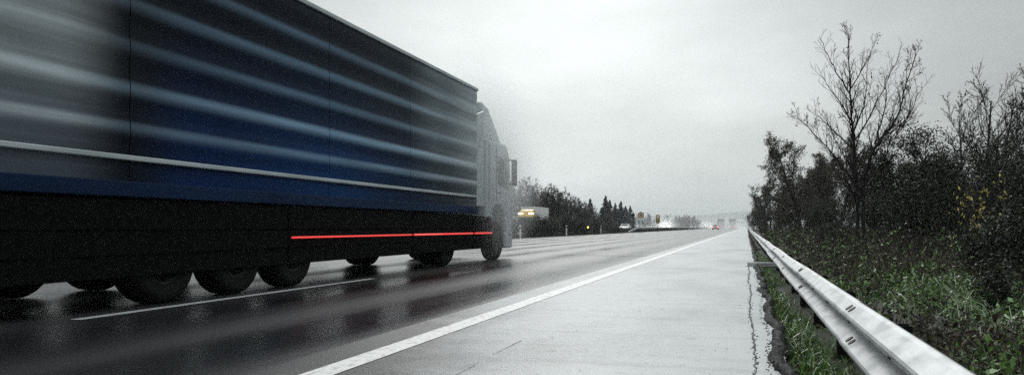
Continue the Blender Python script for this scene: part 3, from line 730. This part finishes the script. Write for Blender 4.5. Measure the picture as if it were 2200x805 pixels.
spec = [(1258, 165, q0, .62, 'bushy brown tree left of the first spruce'), (1230, 165, q0, .82, 'full brown tree near the right end of the brown group'), (1205, 160, q0, .88, 'full brown tree behind the pointed one'), (1178, 165, q0, .95, 'tall brown tree at the back of the brown group'), (1328, 245, q0, .6, 'brown tree hidden among the spruces'),
        (1098, 128, q0, .95, 'misty brown tree partly hidden by the truck cab'), (1125, 132, q0, .98, 'dense rounded brown tree above the yellow lorry'),
        (1160, 140, q1, 1.02, 'thin brown tree right of the dense rounded one'), (1190, 142, q0, .92, 'pointed brown tree in the middle of the far tree group'),
        (1218, 150, q1, .92, 'sparse brown tree right of the pointed one'), (1243, 160, q0, .72, 'low brown tree at the right end of the brown group'),
        (1143, 150, q0, .90, 'brown tree at the back of the group above the yellow lorry'), 
        (1280, 175, q1, .62, 'low bare tree between the first two spruces'), (1305, 185, q0, .52, 'low brown tree at the foot of the spruces')]
for px, zc, pr, s, lb in spec: put(pr, lb, lt(px, zc), rnd.random() * 6, s, GL)
# trees behind the truck body that show at the left and over the median
# spruces
def spruce():
    TR, CR = MB(), MB(); H = 9.0
    TR.tube([Vector((0, 0, z)) for z in (0, 3, 6, 9)], [.16, .12, .07, .015], 6)
    z = .5
    while z < H - .1:
        t = z / H; n = 9
        for k in range(n):
            a = rnd.random() * 6.283; Lb = (1 - t) ** .85 * 2.7 * rnd.uniform(.6, 1.15) + .12
            d = Vector((math.cos(a), math.sin(a), 0)); p = Vector((0, 0, z))
            for s in range(4):
                q = p + d * Lb * (s + .4) / 4 + Vector((0, 0, -.25 * Lb * ((s + .4) / 4) ** 1.3)); w = Vector((-d.y, d.x, 0)) * (.16 + .12 * (1 - s / 4)) * rnd.uniform(.6, 1.3)
                e = q + d * Lb * .4 + Vector((0, 0, rnd.uniform(-.18, .05)))
                CR.poly([q - w * .3, q + w, e, q - w], 0); CR.poly([q, q + Vector((0, 0, -.28)) + w * .3, e], 0)
        z += .26
    o = thing('spruce', 'x', 'tree', (0, -300, 0)); TR.build('trunk', 'bark', o); CR.build('crown', 'needle', o); return o
s0 = spruce(); s1 = spruce()
sp = [(1268, 205, s0, .92, 'first spruce from the truck, standing alone'), (1301, 205, s1, 1.0, 'tallest spruce, second from the truck'), (1310, 215, s0, .92, 'spruce touching the right side of the tallest one'),
      (1322, 220, s1, .85, 'third spruce tip right of the tallest'), (1334, 225, s0, .92, 'narrow spruce in the middle of the right group'), (1344, 235, s1, .80, 'short spruce second from the right end'),
      (1354, 235, s0, .80, 'last spruce at the right end, beside the dark pole'), (1292, 225, s0, .72, 'short spruce on the left of the tallest')]
for px, zc, pr, s, lb in sp: put(pr, lb, lt(px, zc), rnd.random() * 6, s, 'spruces beyond the far carriageway', s * 1.02)
ft = [(1375, 330, q1, .75, 'pale misty tree behind the first ochre sign'), (1395, 360, q0, .78, 'misty tree between the two ochre signs'), (1412, 370, q1, .62, 'misty tree behind the striped ochre sign'),
      (1430, 390, q1, .8, 'misty round tree above the left headlight glow'), (1360, 320, q0, .58, 'low misty tree right of the last spruce'), (1385, 340, q0, .5, 'low misty tree under the first ochre sign'),
      (1348, 330, q0, .6, 'low misty tree behind the last spruce'), (1405, 345, q0, .48, 'low misty bush under the striped sign'), (1425, 380, q0, .5, 'low misty bush beside the left headlight glow')]
for px, zc, pr, s, lb in ft: put(pr, lb, lt(px, zc), rnd.random() * 6, s, 'misty trees behind the signs')
cl_ = [(1452, 330, s0, .62, 'pointed conifer at the left end of the far dark clump'), (1460, 335, q0, .62, 'second tree of the far dark clump'), (1470, 340, q0, .66, 'middle tree of the far dark clump'),
       (1480, 345, q0, .68, 'fourth tree of the far dark clump'), (1490, 350, q0, .64, 'fifth tree of the far dark clump'), (1499, 360, q0, .5, 'low tree at the right end of the far dark clump'), (1447, 335, q0, .45, 'low bush at the foot of the far conifer'),
       (1465, 350, s1, .60, 'conifer inside the far dark clump'), (1476, 335, p3, 1.25, 'dark bush in front of the far dark clump')]
for px, zc, pr, s, lb in cl_: put(pr, lb, lt(px, zc), rnd.random() * 6, s, 'far dark clump of trees')

# hills at the end of the road
def hill(y, x0, x1, h, seed, name='hills'):
    mb = MB(); n = 60; K = 5
    for i in range(n + 1):
        x = x0 + (x1 - x0) * i / n; t = i / n
        hh = h * (math.sin(math.pi * t) ** .5) * (.8 + .2 * math.sin(t * 9 + seed) + .08 * math.sin(t * 31 + seed)) + rnd.uniform(-.6, .6)
        for k in range(K): mb.v.append((x, y + 120 * k / (K - 1), -.2 + hh * math.sin(math.pi / 2 * min(1, k / 3))))
    for i in range(n):
        for k in range(K - 1):
            a = i * K + k; mb.face((a, a + K, a + K + 1, a + 1), 0, True)
    return tag(mb.build(name, 'leafshrub'), kind='structure')
hill(4600, -1700, 300, 62, 1.0); hill(5600, -2200, 1700, 106, 2.4)

# ------------------------------------------------------------------ wheels
def wheel(parent, x, y, r, w, side=1, n=30, rimm='rim', name='wheel'):
    mb = MB(); h = w / 2
    mb.lathe([(-h * .75, r * .58), (-h * .95, r * .72), (-h, r * .88), (-h * .86, r * .97), (-h * .7, r), (h * .7, r), (h * .86, r * .97), (h, r * .88), (h * .95, r * .72), (h * .75, r * .58)], (x, y, r), 'x', n)
    t = mb.build(name, 'rubber', parent)
    mb = MB(); s = side
    mb.lathe([(s * h * .8, r * .60), (s * h * .86, r * .54), (s * h * .3, r * .50), (s * h * .1, r * .36), (s * h * .45, r * .26), (s * h * .5, r * .14), (s * h * .9, r * .13), (s * h * .95, 0)], (x, y, r), 'x', n)
    for k in range(10):
        a = 6.283 * k / 10; mb.lathe([(s * h * .42, r * .03), (s * h * .58, r * .03), (s * h * .58, 0)], (x, y + r * .31 * math.cos(a), r + r * .31 * math.sin(a)), 'x', 6)
    mb.build('rim', rimm, t)
    return t

# ------------------------------------------------------------------ the blue truck
T = thing('articulated_truck', 'huge dark blue articulated truck with horizontally ribbed trailer filling the left of the road', 'truck', (-6.15, .9, 0))
D = 2.5; ZB, ZT = 1.16, 4.14
YR, YF = 2.7, 16.95
def ribx(z):
    # rounded horizontal ribs: each swells outward just below its band height
    x = 0
    for bz in BANDS:
        u = (z - (bz - .075)) / .205
        if abs(u) < 1: x = max(x, .016 * (math.cos(u * math.pi / 2) ** 1.6) * (1 if bz < 3 else .9))
    return x
def side_panel(y0, y1, m, z0=ZB + .16, z1=ZT - .07):
    mb = MB(); n = 110; cols = 14
    for j in range(cols + 1):
        y = y0 + (y1 - y0) * j / cols
        for i in range(n + 1):
            z = z0 + (z1 - z0) * i / n
            wv = 0.0   # slight waviness of thin sheet
            mb.v.append((ribx(z) + wv, y, z))
    for j in range(cols):
        for i in range(n):
            a = j * (n + 1) + i; mb.face((a, a + n + 1, a + n + 2, a + 1), 0, True)
    return mb.build('side_panel', m, T)
side_panel(YR + .06, 5.85, 'blurpaint')['label'] = 'pale grey rear side panel'
side_panel(5.862, 9.95, 'blurpaint'); side_panel(9.962, 13.0, 'blurpaint'); side_panel(13.012, YF - .06, 'blurpaint')['label'] = 'front side panel fading from blue to pale grey'
mb = MB(); mb.box((-.07, YR, ZT - .07), (.035, YF, ZT)); mb.build('roof_rail', 'paleline', T, .012)
mb = MB(); mb.box((-.07, YR, ZB), (.03, YF, ZB + .16)); mb.build('side_rail', 'rail_blue', T, .01)
mb = MB(); mb.box((.012, YR + .1, 1.535), (.05, YF - .1, 1.59)); mb.build('rub_rail', 'paleline', T, .012)
mb = MB(); mb.box((-D + .06, YR + .06, ZB + .02), (-.075, YF - .06, ZT - .012)); mb.build('cargo_box', 'darkblue', T)
mb = MB(); mb.box((-D, YR, ZB), (-D + .055, YF, ZT)); mb.build('far_side_wall', 'rail_blue', T)
mb = MB(); mb.box((-D + .06, YR, ZB + .02), (-.075, YR + .055, ZT - .02)); dr = mb.build('rear_doors', 'alu', T)
mb = MB()
for xx in (-.5, -1.05, -1.4, -1.95): mb.lathe([(0, .018), (2.6, .018)], (xx, YR - .03, 1.3), 'z', 8)
mb.build('locking_bar', 'rim', dr)
mb = MB(); mb.box((-D + .05, YR + .05, .52), (-.1, YR + .2, .68)); mb.build('rear_bumper', 'chassis', T, .01)
for xx in (-.45, -2.05):
    mb = MB(); mb.box((xx - .2, YR + .02, .80), (xx + .2, YR + .09, .94)); mb.build('tail_light', 'taillamp', T, .01)
mb = MB()
for xx in (-.80, -1.75): mb.box((xx - .05, YR + .3, .82), (xx + .05, YF - 1.0, ZB - .01))
for yy in (4.0, 5.2, 6.9, 8.4, 10.2, 12, 13.8): mb.box((-D + .1, yy, 1.0), (-.1, yy + .1, ZB - .005))
mb.build('chassis', 'chassis', T)
for yy in (6.45, 7.75, 9.05):
    for xx, sd_ in ((-.21, 1), (-D + .21, -1)): wheel(T, xx, yy, .50, .38, sd_, name='trailer_wheel')
    mb = MB(); mb.lathe([(-D + .3, .06), (-.3, .06)], (0, yy, .5), 'x', 10); mb.build('axle', 'chassis', T)
mb = MB()
for k in range(3):
    yc = 6.45 + 1.3 * k
    for a in range(9):
        t0 = R(10 + a * 17.8); t1 = R(10 + (a + 1) * 17.8)
        r0, r1 = .555, .57
        for s in ((-.42, -.02),):
            p = [(s[0], yc + r0 * math.cos(t0), .5 + r0 * math.sin(t0)), (s[1], yc + r0 * math.cos(t0), .5 + r0 * math.sin(t0)), (s[1], yc + r0 * math.cos(t1), .5 + r0 * math.sin(t1)), (s[0], yc + r0 * math.cos(t1), .5 + r0 * math.sin(t1))]
            mb.poly(p)
            p2 = [(x, yc + (y_ - yc) * 1.03, .5 + (z_ - .5) * 1.03) for x, y_, z_ in p]; mb.poly(p2[::-1])
            mb.poly([p[1], p2[1], p2[2], p[2]])
mb.build('mudguard', 'black', T)
for xx in (-.4, -D + .1):
    mb = MB(); mb.box((xx, 13.3, .52), (xx + .12, 13.42, 1.1)); mb.box((xx - .08, 13.24, .46), (xx + .2, 13.48, .52)); mb.build('landing_leg', 'chassis', T)
# side skirt with an added glowing red tube standing in for the tail light trail
def skirt(y0, y1, parent, z0=.33, z1=1.13):
    mb = MB(); mb.box((-.03, y0, z0), (-.004, y1, z1)); mb.box((-.006 + .003, y0 + .02, .56), (.008, y1 - .02, .60)); mb.box((-.003, y0 + .02, .82), (.010, y1 - .02, .87))
    return mb.build('side_skirt', 'black', parent, .004)
sk0 = skirt(YR + .1, 8.82, T); sk1 = skirt(8.86, 13.1, T); sk2 = skirt(13.14, 16.6, T)
def strip(y0, y1, parent, m, zz=.70, t=.018):
    mb = MB(); n = max(2, int((y1 - y0) / .12)); pts = []; rr = []
    mb.tube([Vector((.018, y0 + (y1 - y0) * i / n, zz)) for i in range(n + 1)], [t] * (n + 1), 8)
    return mb.build('light_trail', m, parent)
strip(8.90, 13.06, sk1, 'redtrail', t=.014); strip(13.18, 14.6, sk2, 'redtrailcore', t=.017); strip(14.62, 16.56, sk2, 'redtrail', t=.019)
mb = MB(); mb.box((-D + .1, 9.66, .42), (-D + .12, 16.4, 1.12)); mb.build('far_side_skirt', 'black', T)
# tractor
for xx, sd_ in ((-.36, 1), (-D + .36, -1)): wheel(T, xx, 15.2, .5, .56, sd_, name='drive_wheel')
for xx, sd_ in ((-.22, 1), (-D + .22, -1)): wheel(T, xx, 18.72, .5, .34, sd_, name='steer_wheel')
mb = MB()
for xx in (-.82, -1.68): mb.box((xx - .05, 14.2, .62), (xx + .05, 19.6, .86))
mb.lathe([(-D + .2, .07), (-.2, .07)], (0, 15.2, .5), 'x', 10); mb.lathe([(-D + .2, .06), (-.2, .06)], (0, 18.72, .5), 'x', 10)
mb.build('tractor_frame', 'chassis', T)
mb = MB(); mb.prism([(16.75, .45), (17.95, .45), (17.95, 1.02), (17.8, 1.12), (16.9, 1.12), (16.75, 1.02)], -.62, -.04); ft_ = mb.build('fuel_tank', 'rim', T, .03)
mb = MB(); mb.box((-.035, 16.68, .33), (-.006, 18.05, 1.1)); sk3 = mb.build('tractor_skirt', 'black', T, .005)
strip(16.72, 18.0, sk3, 'redtrail', t=.02)
mb = MB(); mb.prism([(17.65, 1.05), (18.15, 1.05), (18.25, 1.28), (18.5, 1.42), (18.95, 1.42), (19.2, 1.25), (19.3, .72), (19.85, .5), (19.95, .95), (19.93, 1.6), (19.72, 2.75), (19.45, 3.05), (17.65, 3.05)], -D + .02, -.02)
cab = mb.build('cab', 'cabpaint', T, .06)
mb = MB(); mb.prism([(17.7, 3.06), (19.42, 3.06), (19.2, 3.25), (18.3, 3.88), (17.72, 3.98)], -D + .16, -.16); mb.build('roof_deflector', 'cabpaint', T, .06)
mb = MB(); mb.prism([(17.05, 1.35), (17.6, 1.35), (17.6, 3.7), (17.05, 3.55)], -.10, -.05); mb.build('side_deflector', 'cabpaint', T, .015)
mb = MB(); mb.prism([(18.62, 1.95), (19.52, 1.85), (19.42, 2.65), (18.62, 2.68)], -.03, -.012); mb.build('side_window', 'glass', T)
mb = MB(); mb.prism([(19.86, 1.75), (19.89, 1.75), (19.70, 2.85), (19.66, 2.85)], -D + .2, -.2); mb.build('windscreen', 'glass', T)
mb = MB(); mb.box((.10, 19.45, 1.95), (.24, 19.55, 2.65)); mb.box((-.03, 19.48, 2.62), (.12, 19.52, 2.66)); mb.box((-.03, 19.48, 1.98), (.12, 19.52, 2.02)); mb.build('mirror', 'black', T, .02)
mb = MB(); mb.box((-D + .02, 19.3, .28), (-.02, 19.98, .72)); mb.build('front_bumper', 'cabpaint', T, .05)
mb = MB(); mb.box((-.025, 18.5, 1.5), (-.012, 18.515, 2.95)); mb.box((-.025, 18.68, 1.72), (.0, 18.86, 1.76)); mb.box((-.025, 17.9, 1.5), (-.013, 17.912, 2.95)); mb.box((-.02, 18.5, .55), (.005, 19.0, .60)) if False else None
mb.box((-.03, 17.72, .86), (.0, 18.1, .90)); mb.box((-.03, 17.72, .66), (.0, 18.1, .70)); mb.build('door_trim', 'black', cab)

# ------------------------------------------------------------------ other traffic
def lorry(label, loc, rz, cabm, boxm, length, lights, group=None, rear=False):
    # local frame: drives toward +y
    t = thing('lorry', label, 'lorry', loc, rz, group); w = 1.25; L_ = length
    f = L_ / 2
    mb = MB(); mb.prism([(f - 1.9, .95), (f - 1.6, .55), (f, .4), (f + .04, 1.3), (f - .12, 2.4), (f - .35, 2.75), (f - 1.9, 2.75)], -w + .03, w - .03); mb.build('cab', cabm, t, .06)
    mb = MB(); mb.prism([(f - 1.8, 2.76), (f - .6, 2.76), (f - 1.0, 3.35), (f - 1.75, 3.6)], -w + .2, w - .2); mb.build('roof_deflector', cabm, t, .05)
    mb = MB(); mb.prism([(f - .005, 1.55), (f + .025, 1.55), (f - .10, 2.38), (f - .14, 2.38)], -w + .15, w - .15); mb.build('windscreen', 'glass', t)
    for s in (-1, 1):
        mb = MB(); mb.box((s * (w - .03) - .012, f - 1.2, 1.55), (s * (w - .03) + .012, f - .3, 2.3)); mb.build('side_window', 'glass', t)
        mb = MB(); mb.box((s * (w + .18) - .07, f - .2, 1.5), (s * (w + .18) + .07, f - .1, 2.2)); mb.build('mirror', 'black', t, .02)
        mb = MB(); mb.lathe([(0, .14), (.03, .13), (.05, 0)], (s * .92, f + .02, .80), 'y', 14); mb.build('headlight', 'headlampnear' if lights else 'rim', t)
        mb = MB(); mb.box((s * .95 - .16, -f - .03, .86), (s * .95 + .16, -f + .02, 1.0)); mb.build('tail_light', 'taillamp', t, .01)
    if lights:
        for s in (-1, 1):
            mb = MB(); mb.box((s * .85 - .38, f - .72, 2.84), (s * .85 + .38, f - .60, 3.02)); mb.build('roof_lamp', 'headlampnear', t, .02)
    mb = MB(); mb.box((-w + .03, f - .12, .3), (w - .03, f + .06, .62)); mb.build('bumper', 'black', t, .04)
    mb = MB(); mb.box((-w, -f, 1.1), (w, f - 2.2, 3.98)); bx_ = mb.build('cargo_box', boxm, t, .03)
    mb = MB(); mb.box((-w - .01, -f - .012, 3.82), (w + .01, -f + .05, 4.0)); mb.box((-w - .01, -f - .012, 1.05), (w + .01, -f + .05, 1.2)); mb.box((-w - .01, -f - .012, 1.2), (-w + .08, -f + .05, 3.82)); mb.box((w - .08, -f - .012, 1.2), (w + .01, -f + .05, 3.82)); mb.build('rear_frame', 'black', bx_)
    mb = MB(); mb.box((-.012, -f - .008, 1.2), (.012, -f + .0, 3.82))
    for xx in (-.7, -.3, .3, .7): mb.box((xx - .02, -f - .03, 1.25), (xx + .02, -f - .002, 3.8))
    mb.build('locking_bar', 'rim', bx_)
    mb = MB(); mb.box((-w + .1, -f + .1, .45), (w - .1, -f + .2, .62)); mb.build('rear_bumper', 'chassis', t)
    mb = MB()
    for xx in (-.45, .45): mb.box((xx - .05, -f + .1, .7), (xx + .05, f - .5, 1.05))
    mb.build('chassis', 'chassis', t)
    for yy in (-f + 1.6, -f + 2.9, f - 1.25):
        for s in (-1, 1): wheel(t, s * (w - .2), yy, .48, .36, s, 18)
    return t
def car(label, loc, rz, paint, head=None, tail=None, group=None):
    t = thing('car', label, 'car', loc, rz, group)
    body = [(-2.15, .35), (-2.2, .62), (-2.12, .92), (-1.0, .98), (.85, .96), (1.85, .82), (2.12, .62), (2.15, .35), (1.75, .27), (-1.8, .27)]
    mb = MB(); mb.prism(body, -.86, .86); mb.build('body', paint, t, .09)
    mb = MB(); lo = [(-1.75, .95), (.95, .95)]; hi = [(-1.15, 1.44), (.15, 1.46)]
    v = [(-.78, lo[0][0], .95), (.78, lo[0][0], .95), (.78, lo[1][0], .95), (-.78, lo[1][0], .95), (-.6, hi[0][0], 1.44), (.6, hi[0][0], 1.44), (.6, hi[1][0], 1.46), (-.6, hi[1][0], 1.46)]
    for q in ((0, 1, 5, 4), (1, 2, 6, 5), (2, 3, 7, 6), (3, 0, 4, 7), (4, 5, 6, 7)): mb.poly([v[i] for i in q])
    mb.build('roof', paint, t, .05)
    V = [Vector(x) for x in v]
    def pane(a, b, c, d, nm):
        cen = (V[a] + V[b] + V[c] + V[d]) / 4; nn = (V[b] - V[a]).cross(V[d] - V[a]).normalized()
        if nn.dot(cen - Vector((0, -.3, 1.1))) < 0: nn = -nn
        m2 = MB(); m2.poly([cen + (V[i] - cen) * .86 + nn * .008 for i in (a, b, c, d)]); m2.build(nm, 'glass', t)
    pane(0, 1, 5, 4, 'rear_window'); pane(1, 2, 6, 5, 'side_window'); pane(2, 3, 7, 6, 'windscreen'); pane(3, 0, 4, 7, 'side_window')
    for s in (-1, 1):
        mb = MB(); mb.lathe([(0, .12), (.04, .11), (.07, 0)], (s * .64, 2.07, .74), 'y', 12); mb.build('headlight', head or 'signwhite', t)
        mb = MB(); mb.box((s * .66 - .15, -2.225, .70), (s * .66 + .15, -2.15, .84)); mb.build('tail_light', tail or 'taillamp', t, .02)
        for yy in (-1.3, 1.35): wheel(t, s * .78, yy, .31, .2, s, 16)
    return t
q = atz(1095, 121)
lorry('oncoming yellow cabbed lorry with white body and lit headlights behind the median shrubs', (-32.7, 122.5, 0), math.pi, 'yellow', 'white', 10.5, True)
q = atz(1549, 322); lorry('grey lorry seen from behind in spray, left of the two far lorries', (q.x, q.y, 0), 0, 'greybox', 'greybox', 11, False)
q = atz(1574, 322); lorry('brownish lorry seen from behind, right of the two far lorries', (q.x, q.y, 0), 0, 'brownbox', 'brownbox', 11, False)
q = atz(1537, 228); car('small car with glowing red tail lights driving behind the far grey lorry', (q.x, q.y, 0), 0, 'silver', None, 'taillamp')
q = atz(1343, 150); car('white car passing behind the median shrubs near the guardrail end', (q.x, q.y, 0), math.pi, 'white')
LM = []
def headpair(px, zc, label):
    q = atz(px, zc); car(label, (q.x, q.y, 0), math.pi, 'silver', 'headlamp'); LM.append((q.x, q.y - 2.5))
headpair(1432, 290, 'oncoming car with dazzling headlights under the striped sign')
headpair(1520, 430, 'far oncoming car with dazzling headlights left of the red tail lights')
for x, y in LM:
    for s in (-1, 1):
        l = bpy.data.lights.new('headlight_beam', 'SPOT'); l.energy = 1900; l.spot_size = R(110); l.spot_blend = .8; l.shadow_soft_size = .15; l.color = (1, .97, .9)
        o = bpy.data.objects.new('headlight_beam', l); C.objects.link(o); o.location = (x + s * .64, y + .1, .80); o.rotation_euler = (R(-88), 0, R(180) + 0)
        dv = Vector((0, -1, .03)); o.rotation_euler = (-dv).to_track_quat('Z', 'Y').to_euler()

# spray thrown up by the traffic, plus one added cloud at the cab: soft clouds of mist standing on the road
def spray(loc, rad, dens):
    bpy_me = MB(); K = 10; rows = []
    bpy_me.lathe([(-1, 0)] + [(math.sin(R(-90 + 180 * i / K)), math.cos(R(-90 + 180 * i / K))) for i in range(1, K)] + [(1, 0)], (0, 0, 0), 'z', 20)
    m = bpy.data.materials.new('spray mist'); m.use_nodes = True; n = m.node_tree.nodes; l = m.node_tree.links; n.remove(n['Principled BSDF'])
    tc = n.new('ShaderNodeTexCoord'); ln = n.new('ShaderNodeVectorMath'); ln.operation = 'LENGTH'; l.new(tc.outputs['Object'], ln.inputs[0])
    mr = n.new('ShaderNodeMapRange'); mr.interpolation_type = 'SMOOTHSTEP'; l.new(ln.outputs['Value'], mr.inputs['Value'])
    mr.inputs['From Min'].default_value = .15; mr.inputs['From Max'].default_value = 1; mr.inputs['To Min'].default_value = dens; mr.inputs['To Max'].default_value = 0
    v = n.new('ShaderNodeVolumePrincipled'); v.inputs['Color'].default_value = (.97, .98, .98, 1); l.new(mr.outputs['Result'], v.inputs['Density'])
    l.new(v.outputs['Volume'], n['Material Output'].inputs['Volume'])
    o = bpy_me.build('spray_mist', m); o.location = loc; o.scale = rad; return tag(o, kind='stuff')
spray((-7.0, 300, .6), (10, 42, 4.6), .022)
spray((-2.5, 240, .6), (4.5, 40, 3.2), .010)
spray((-6.8, 19.5, 2.4), (2.0, 3.0, 3.2), .62)  # added cloud round the cab, standing in for its motion-blur fade
spray((-20, 330, 1.0), (45, 170, 10), .0038)
for x, y in LM: spray((x, y - 2, 1.0), (6.5, 9, 4.2), .13)

# ------------------------------------------------------------------ street furniture on the median
def delineator(px, zc, label):
    p = atz(px, zc); t = thing('delineator_post', label, 'delineator post', (p.x, p.y, -.05), 0, 'white delineator posts along the median')
    mb = MB(); mb.prism([(-.06, 0), (.06, 0), (.06, .98), (-.06, 1.05)], -.075, .075, axis='y'); mb.build('post', 'whitepost', t, .015)
    mb = MB(); mb.prism([(-.062, .80), (.062, .78), (.062, .92), (-.062, .94)], -.077, .077, axis='y'); b_ = mb.build('black_band', 'signblack', t)
    mb = MB(); mb.box((-.025, -.084, .81), (.025, -.0785, .90)); mb.build('reflector', 'rim', b_)
delineator(1118, 62, 'white delineator post nearest the blue truck'); delineator(1217, 80, 'middle white delineator post of the three on the median'); delineator(1291, 103, 'farthest of three white delineator posts on the median')
def sgn_base(label, px, zc):
    p = atz(px, zc); t = thing('road_sign', label, 'road sign', (p.x, p.y, -.1), TH * .6); return t
def disc(mb, x, z, r, y, mi=0, n=24): mb.poly([(x + r * math.cos(2 * math.pi * i / n), y, z + r * math.sin(2 * math.pi * i / n)) for i in range(n)], mi)
t = sgn_base('ochre square sign with white ring symbol and white plate below', 1377, 150)
mb = MB(); mb.lathe([(0, .045), (2.35, .045)], (-.35, .06, 0), 'z', 8); mb.lathe([(0, .045), (2.35, .045)], (.35, .06, 0), 'z', 8); mb.build('pole', 'rim', t)
mb = MB(); mb.prism([(-.56, 2.65), (.56, 2.65), (.56, 3.58), (.3, 3.66), (.12, 3.80), (-.12, 3.80), (-.3, 3.66), (-.56, 3.58)], -.02, .03, axis='y'); bd_ = mb.build('board', 'ochre', t)
mb = MB(); disc(mb, 0, 3.2, .30, -.024); mb.build('symbol', 'signwhite', bd_)
mb = MB(); disc(mb, 0, 3.2, .19, -.028); mb.poly([(-.34, -.030, 3.42), (-.28, -.030, 3.48), (.30, -.030, 3.0), (.24, -.030, 2.94)]); mb.build('ring_centre', 'signblack', bd_)
mb = MB(); mb.box((-.54, -.02, 2.25), (.54, .03, 2.61)); mb.build('lower_plate', 'signwhite', t)
t = sgn_base('narrow ochre sign with white symbol above black diagonal stripes', 1413.5, 185)
mb = MB(); mb.lathe([(0, .045), (2.0, .045)], (0, .06, 0), 'z', 8); mb.build('pole', 'rim', t)
mb = MB(); mb.prism([(-.46, 1.75), (.46, 1.75), (.46, 3.65), (.2, 3.80), (-.2, 3.80), (-.46, 3.65)], -.02, .03, axis='y'); bd_ = mb.build('board', 'ochre', t)
mb = MB(); disc(mb, .0, 3.25, .28, -.024); mb.build('symbol', 'signwhite', bd_)
mb = MB(); mb.poly([(-.22, -.028, 3.05), (.05, -.028, 3.05), (.05, -.028, 3.2), (-.22, -.028, 3.2)]); mb.build('symbol_mark', 'signblack', bd_)
mb = MB()
for k in range(4):      # diagonal stripes falling to the right
    z = 2.72 - k * .30
    pts = [(-.42, -.024, z), (-.42, -.024, z - .15), (.42, -.024, z - .75), (.42, -.024, z - .60)]
    pts = [(x, y, max(1.80, min(2.75, zz))) for x, y, zz in pts]
    if pts[2][2] == pts[3][2]:
        zz0 = z; fr = (zz0 - 1.80) / .60; fr2 = (zz0 - .15 - 1.80) / .60
        pts = [(-.42, -.024, zz0), (-.42, -.024, max(1.8, zz0 - .15)), (-.42 + .84 * max(0, fr2), -.024, 1.80), (-.42 + .84 * min(1, fr), -.024, 1.80)]
    mb.poly(pts)
mb.poly([(-.1, -.024, 2.75), (.14, -.024, 2.75), (.42, -.024, 2.55), (.42, -.024, 2.40)])
mb.build('stripes', 'signblack', bd_)
p = atz(1361, 140); t = thing('sign_post', 'dark post with a diamond shaped sign seen from behind beside the last spruce', 'sign post', (p.x, p.y, -.1), TH * .6)
mb = MB(); mb.lathe([(0, .07), (3.55, .06), (3.6, 0)], (0, .0, 0), 'z', 10); mb.build('pole', 'post', t)
mb = MB(); mb.prism([(-.30, 3.0), (0, 2.62), (.30, 3.0), (.03, 3.42), (-.03, 3.42)], -.1, -.07, axis='y'); mb.build('plate', 'post', t)
p = atz(1263, 95); t = thing('warning_lamp', 'small amber lamp glowing among the median shrubs', 'lamp', (-20.9 if False else p.x, p.y, -.1))
mb = MB(); mb.lathe([(0, .03), (.78, .03)], (0, 0, 0), 'z', 8); mb.build('stand', 'post', t)
mb = MB(); mb.lathe([(-.05, 0), (-.05, .10), (.03, .11), (.05, .1), (.05, 0)], (0, 0, .90), 'y', 14); mb.build('lens', 'amberlamp', t)
# median guardrails
def mrail(label, y0, y1, ramp):
    g = thing('guardrail', label, 'guardrail'); n = max(1, int((y1 - y0) / 8))
    for i in range(n):
        a = y0 + (y1 - y0) * i / n; b_ = y0 + (y1 - y0) * (i + 1) / n
        beam(a, b_ - .02, -17.5, .78, 'galv', g, mirror=True, zf=(lambda y: -.62 * max(0, 1 - (y - y0) / 10.0)) if ramp else None)
    y = y0 + .5; k = 0
    while y < y1 and k < 95:
        zt = .6 - (.62 * max(0, 1 - (y - y0) / 10.0) if ramp else 0)
        mb = MB(); mb.box((-17.62, y - .05, -.15), (-17.53, y + .05, max(.02, zt))); mb.build('post', 'post', g); y += 3.0; k += 1
mrail('grey median guardrail that slopes up from the ground beside the ochre signs', 122, 400, True)
mrail('pale median guardrail seen under the trailer at the left', 2, 42, False)

# prototypes never stay in the scene
def drop(o):
    for c in list(o.children): drop(c)
    bpy.data.objects.remove(o)
for p in protos + [q0, q1, s0, s1]: drop(p)

# ------------------------------------------------------------------ render settings
S.render.engine = 'CYCLES'
S.cycles.use_denoising = False
S.cycles.max_bounces = 6; S.cycles.diffuse_bounces = 3; S.cycles.glossy_bounces = 3; S.cycles.volume_bounces = 2; S.cycles.transparent_max_bounces = 8
S.cycles.sample_clamp_indirect = 4
S.view_settings.view_transform = 'Standard'; S.view_settings.look = 'None'; S.view_settings.gamma = 1; S.view_settings.exposure = 0.5
try: S.view_settings.use_curve_mapping = False
except Exception: pass
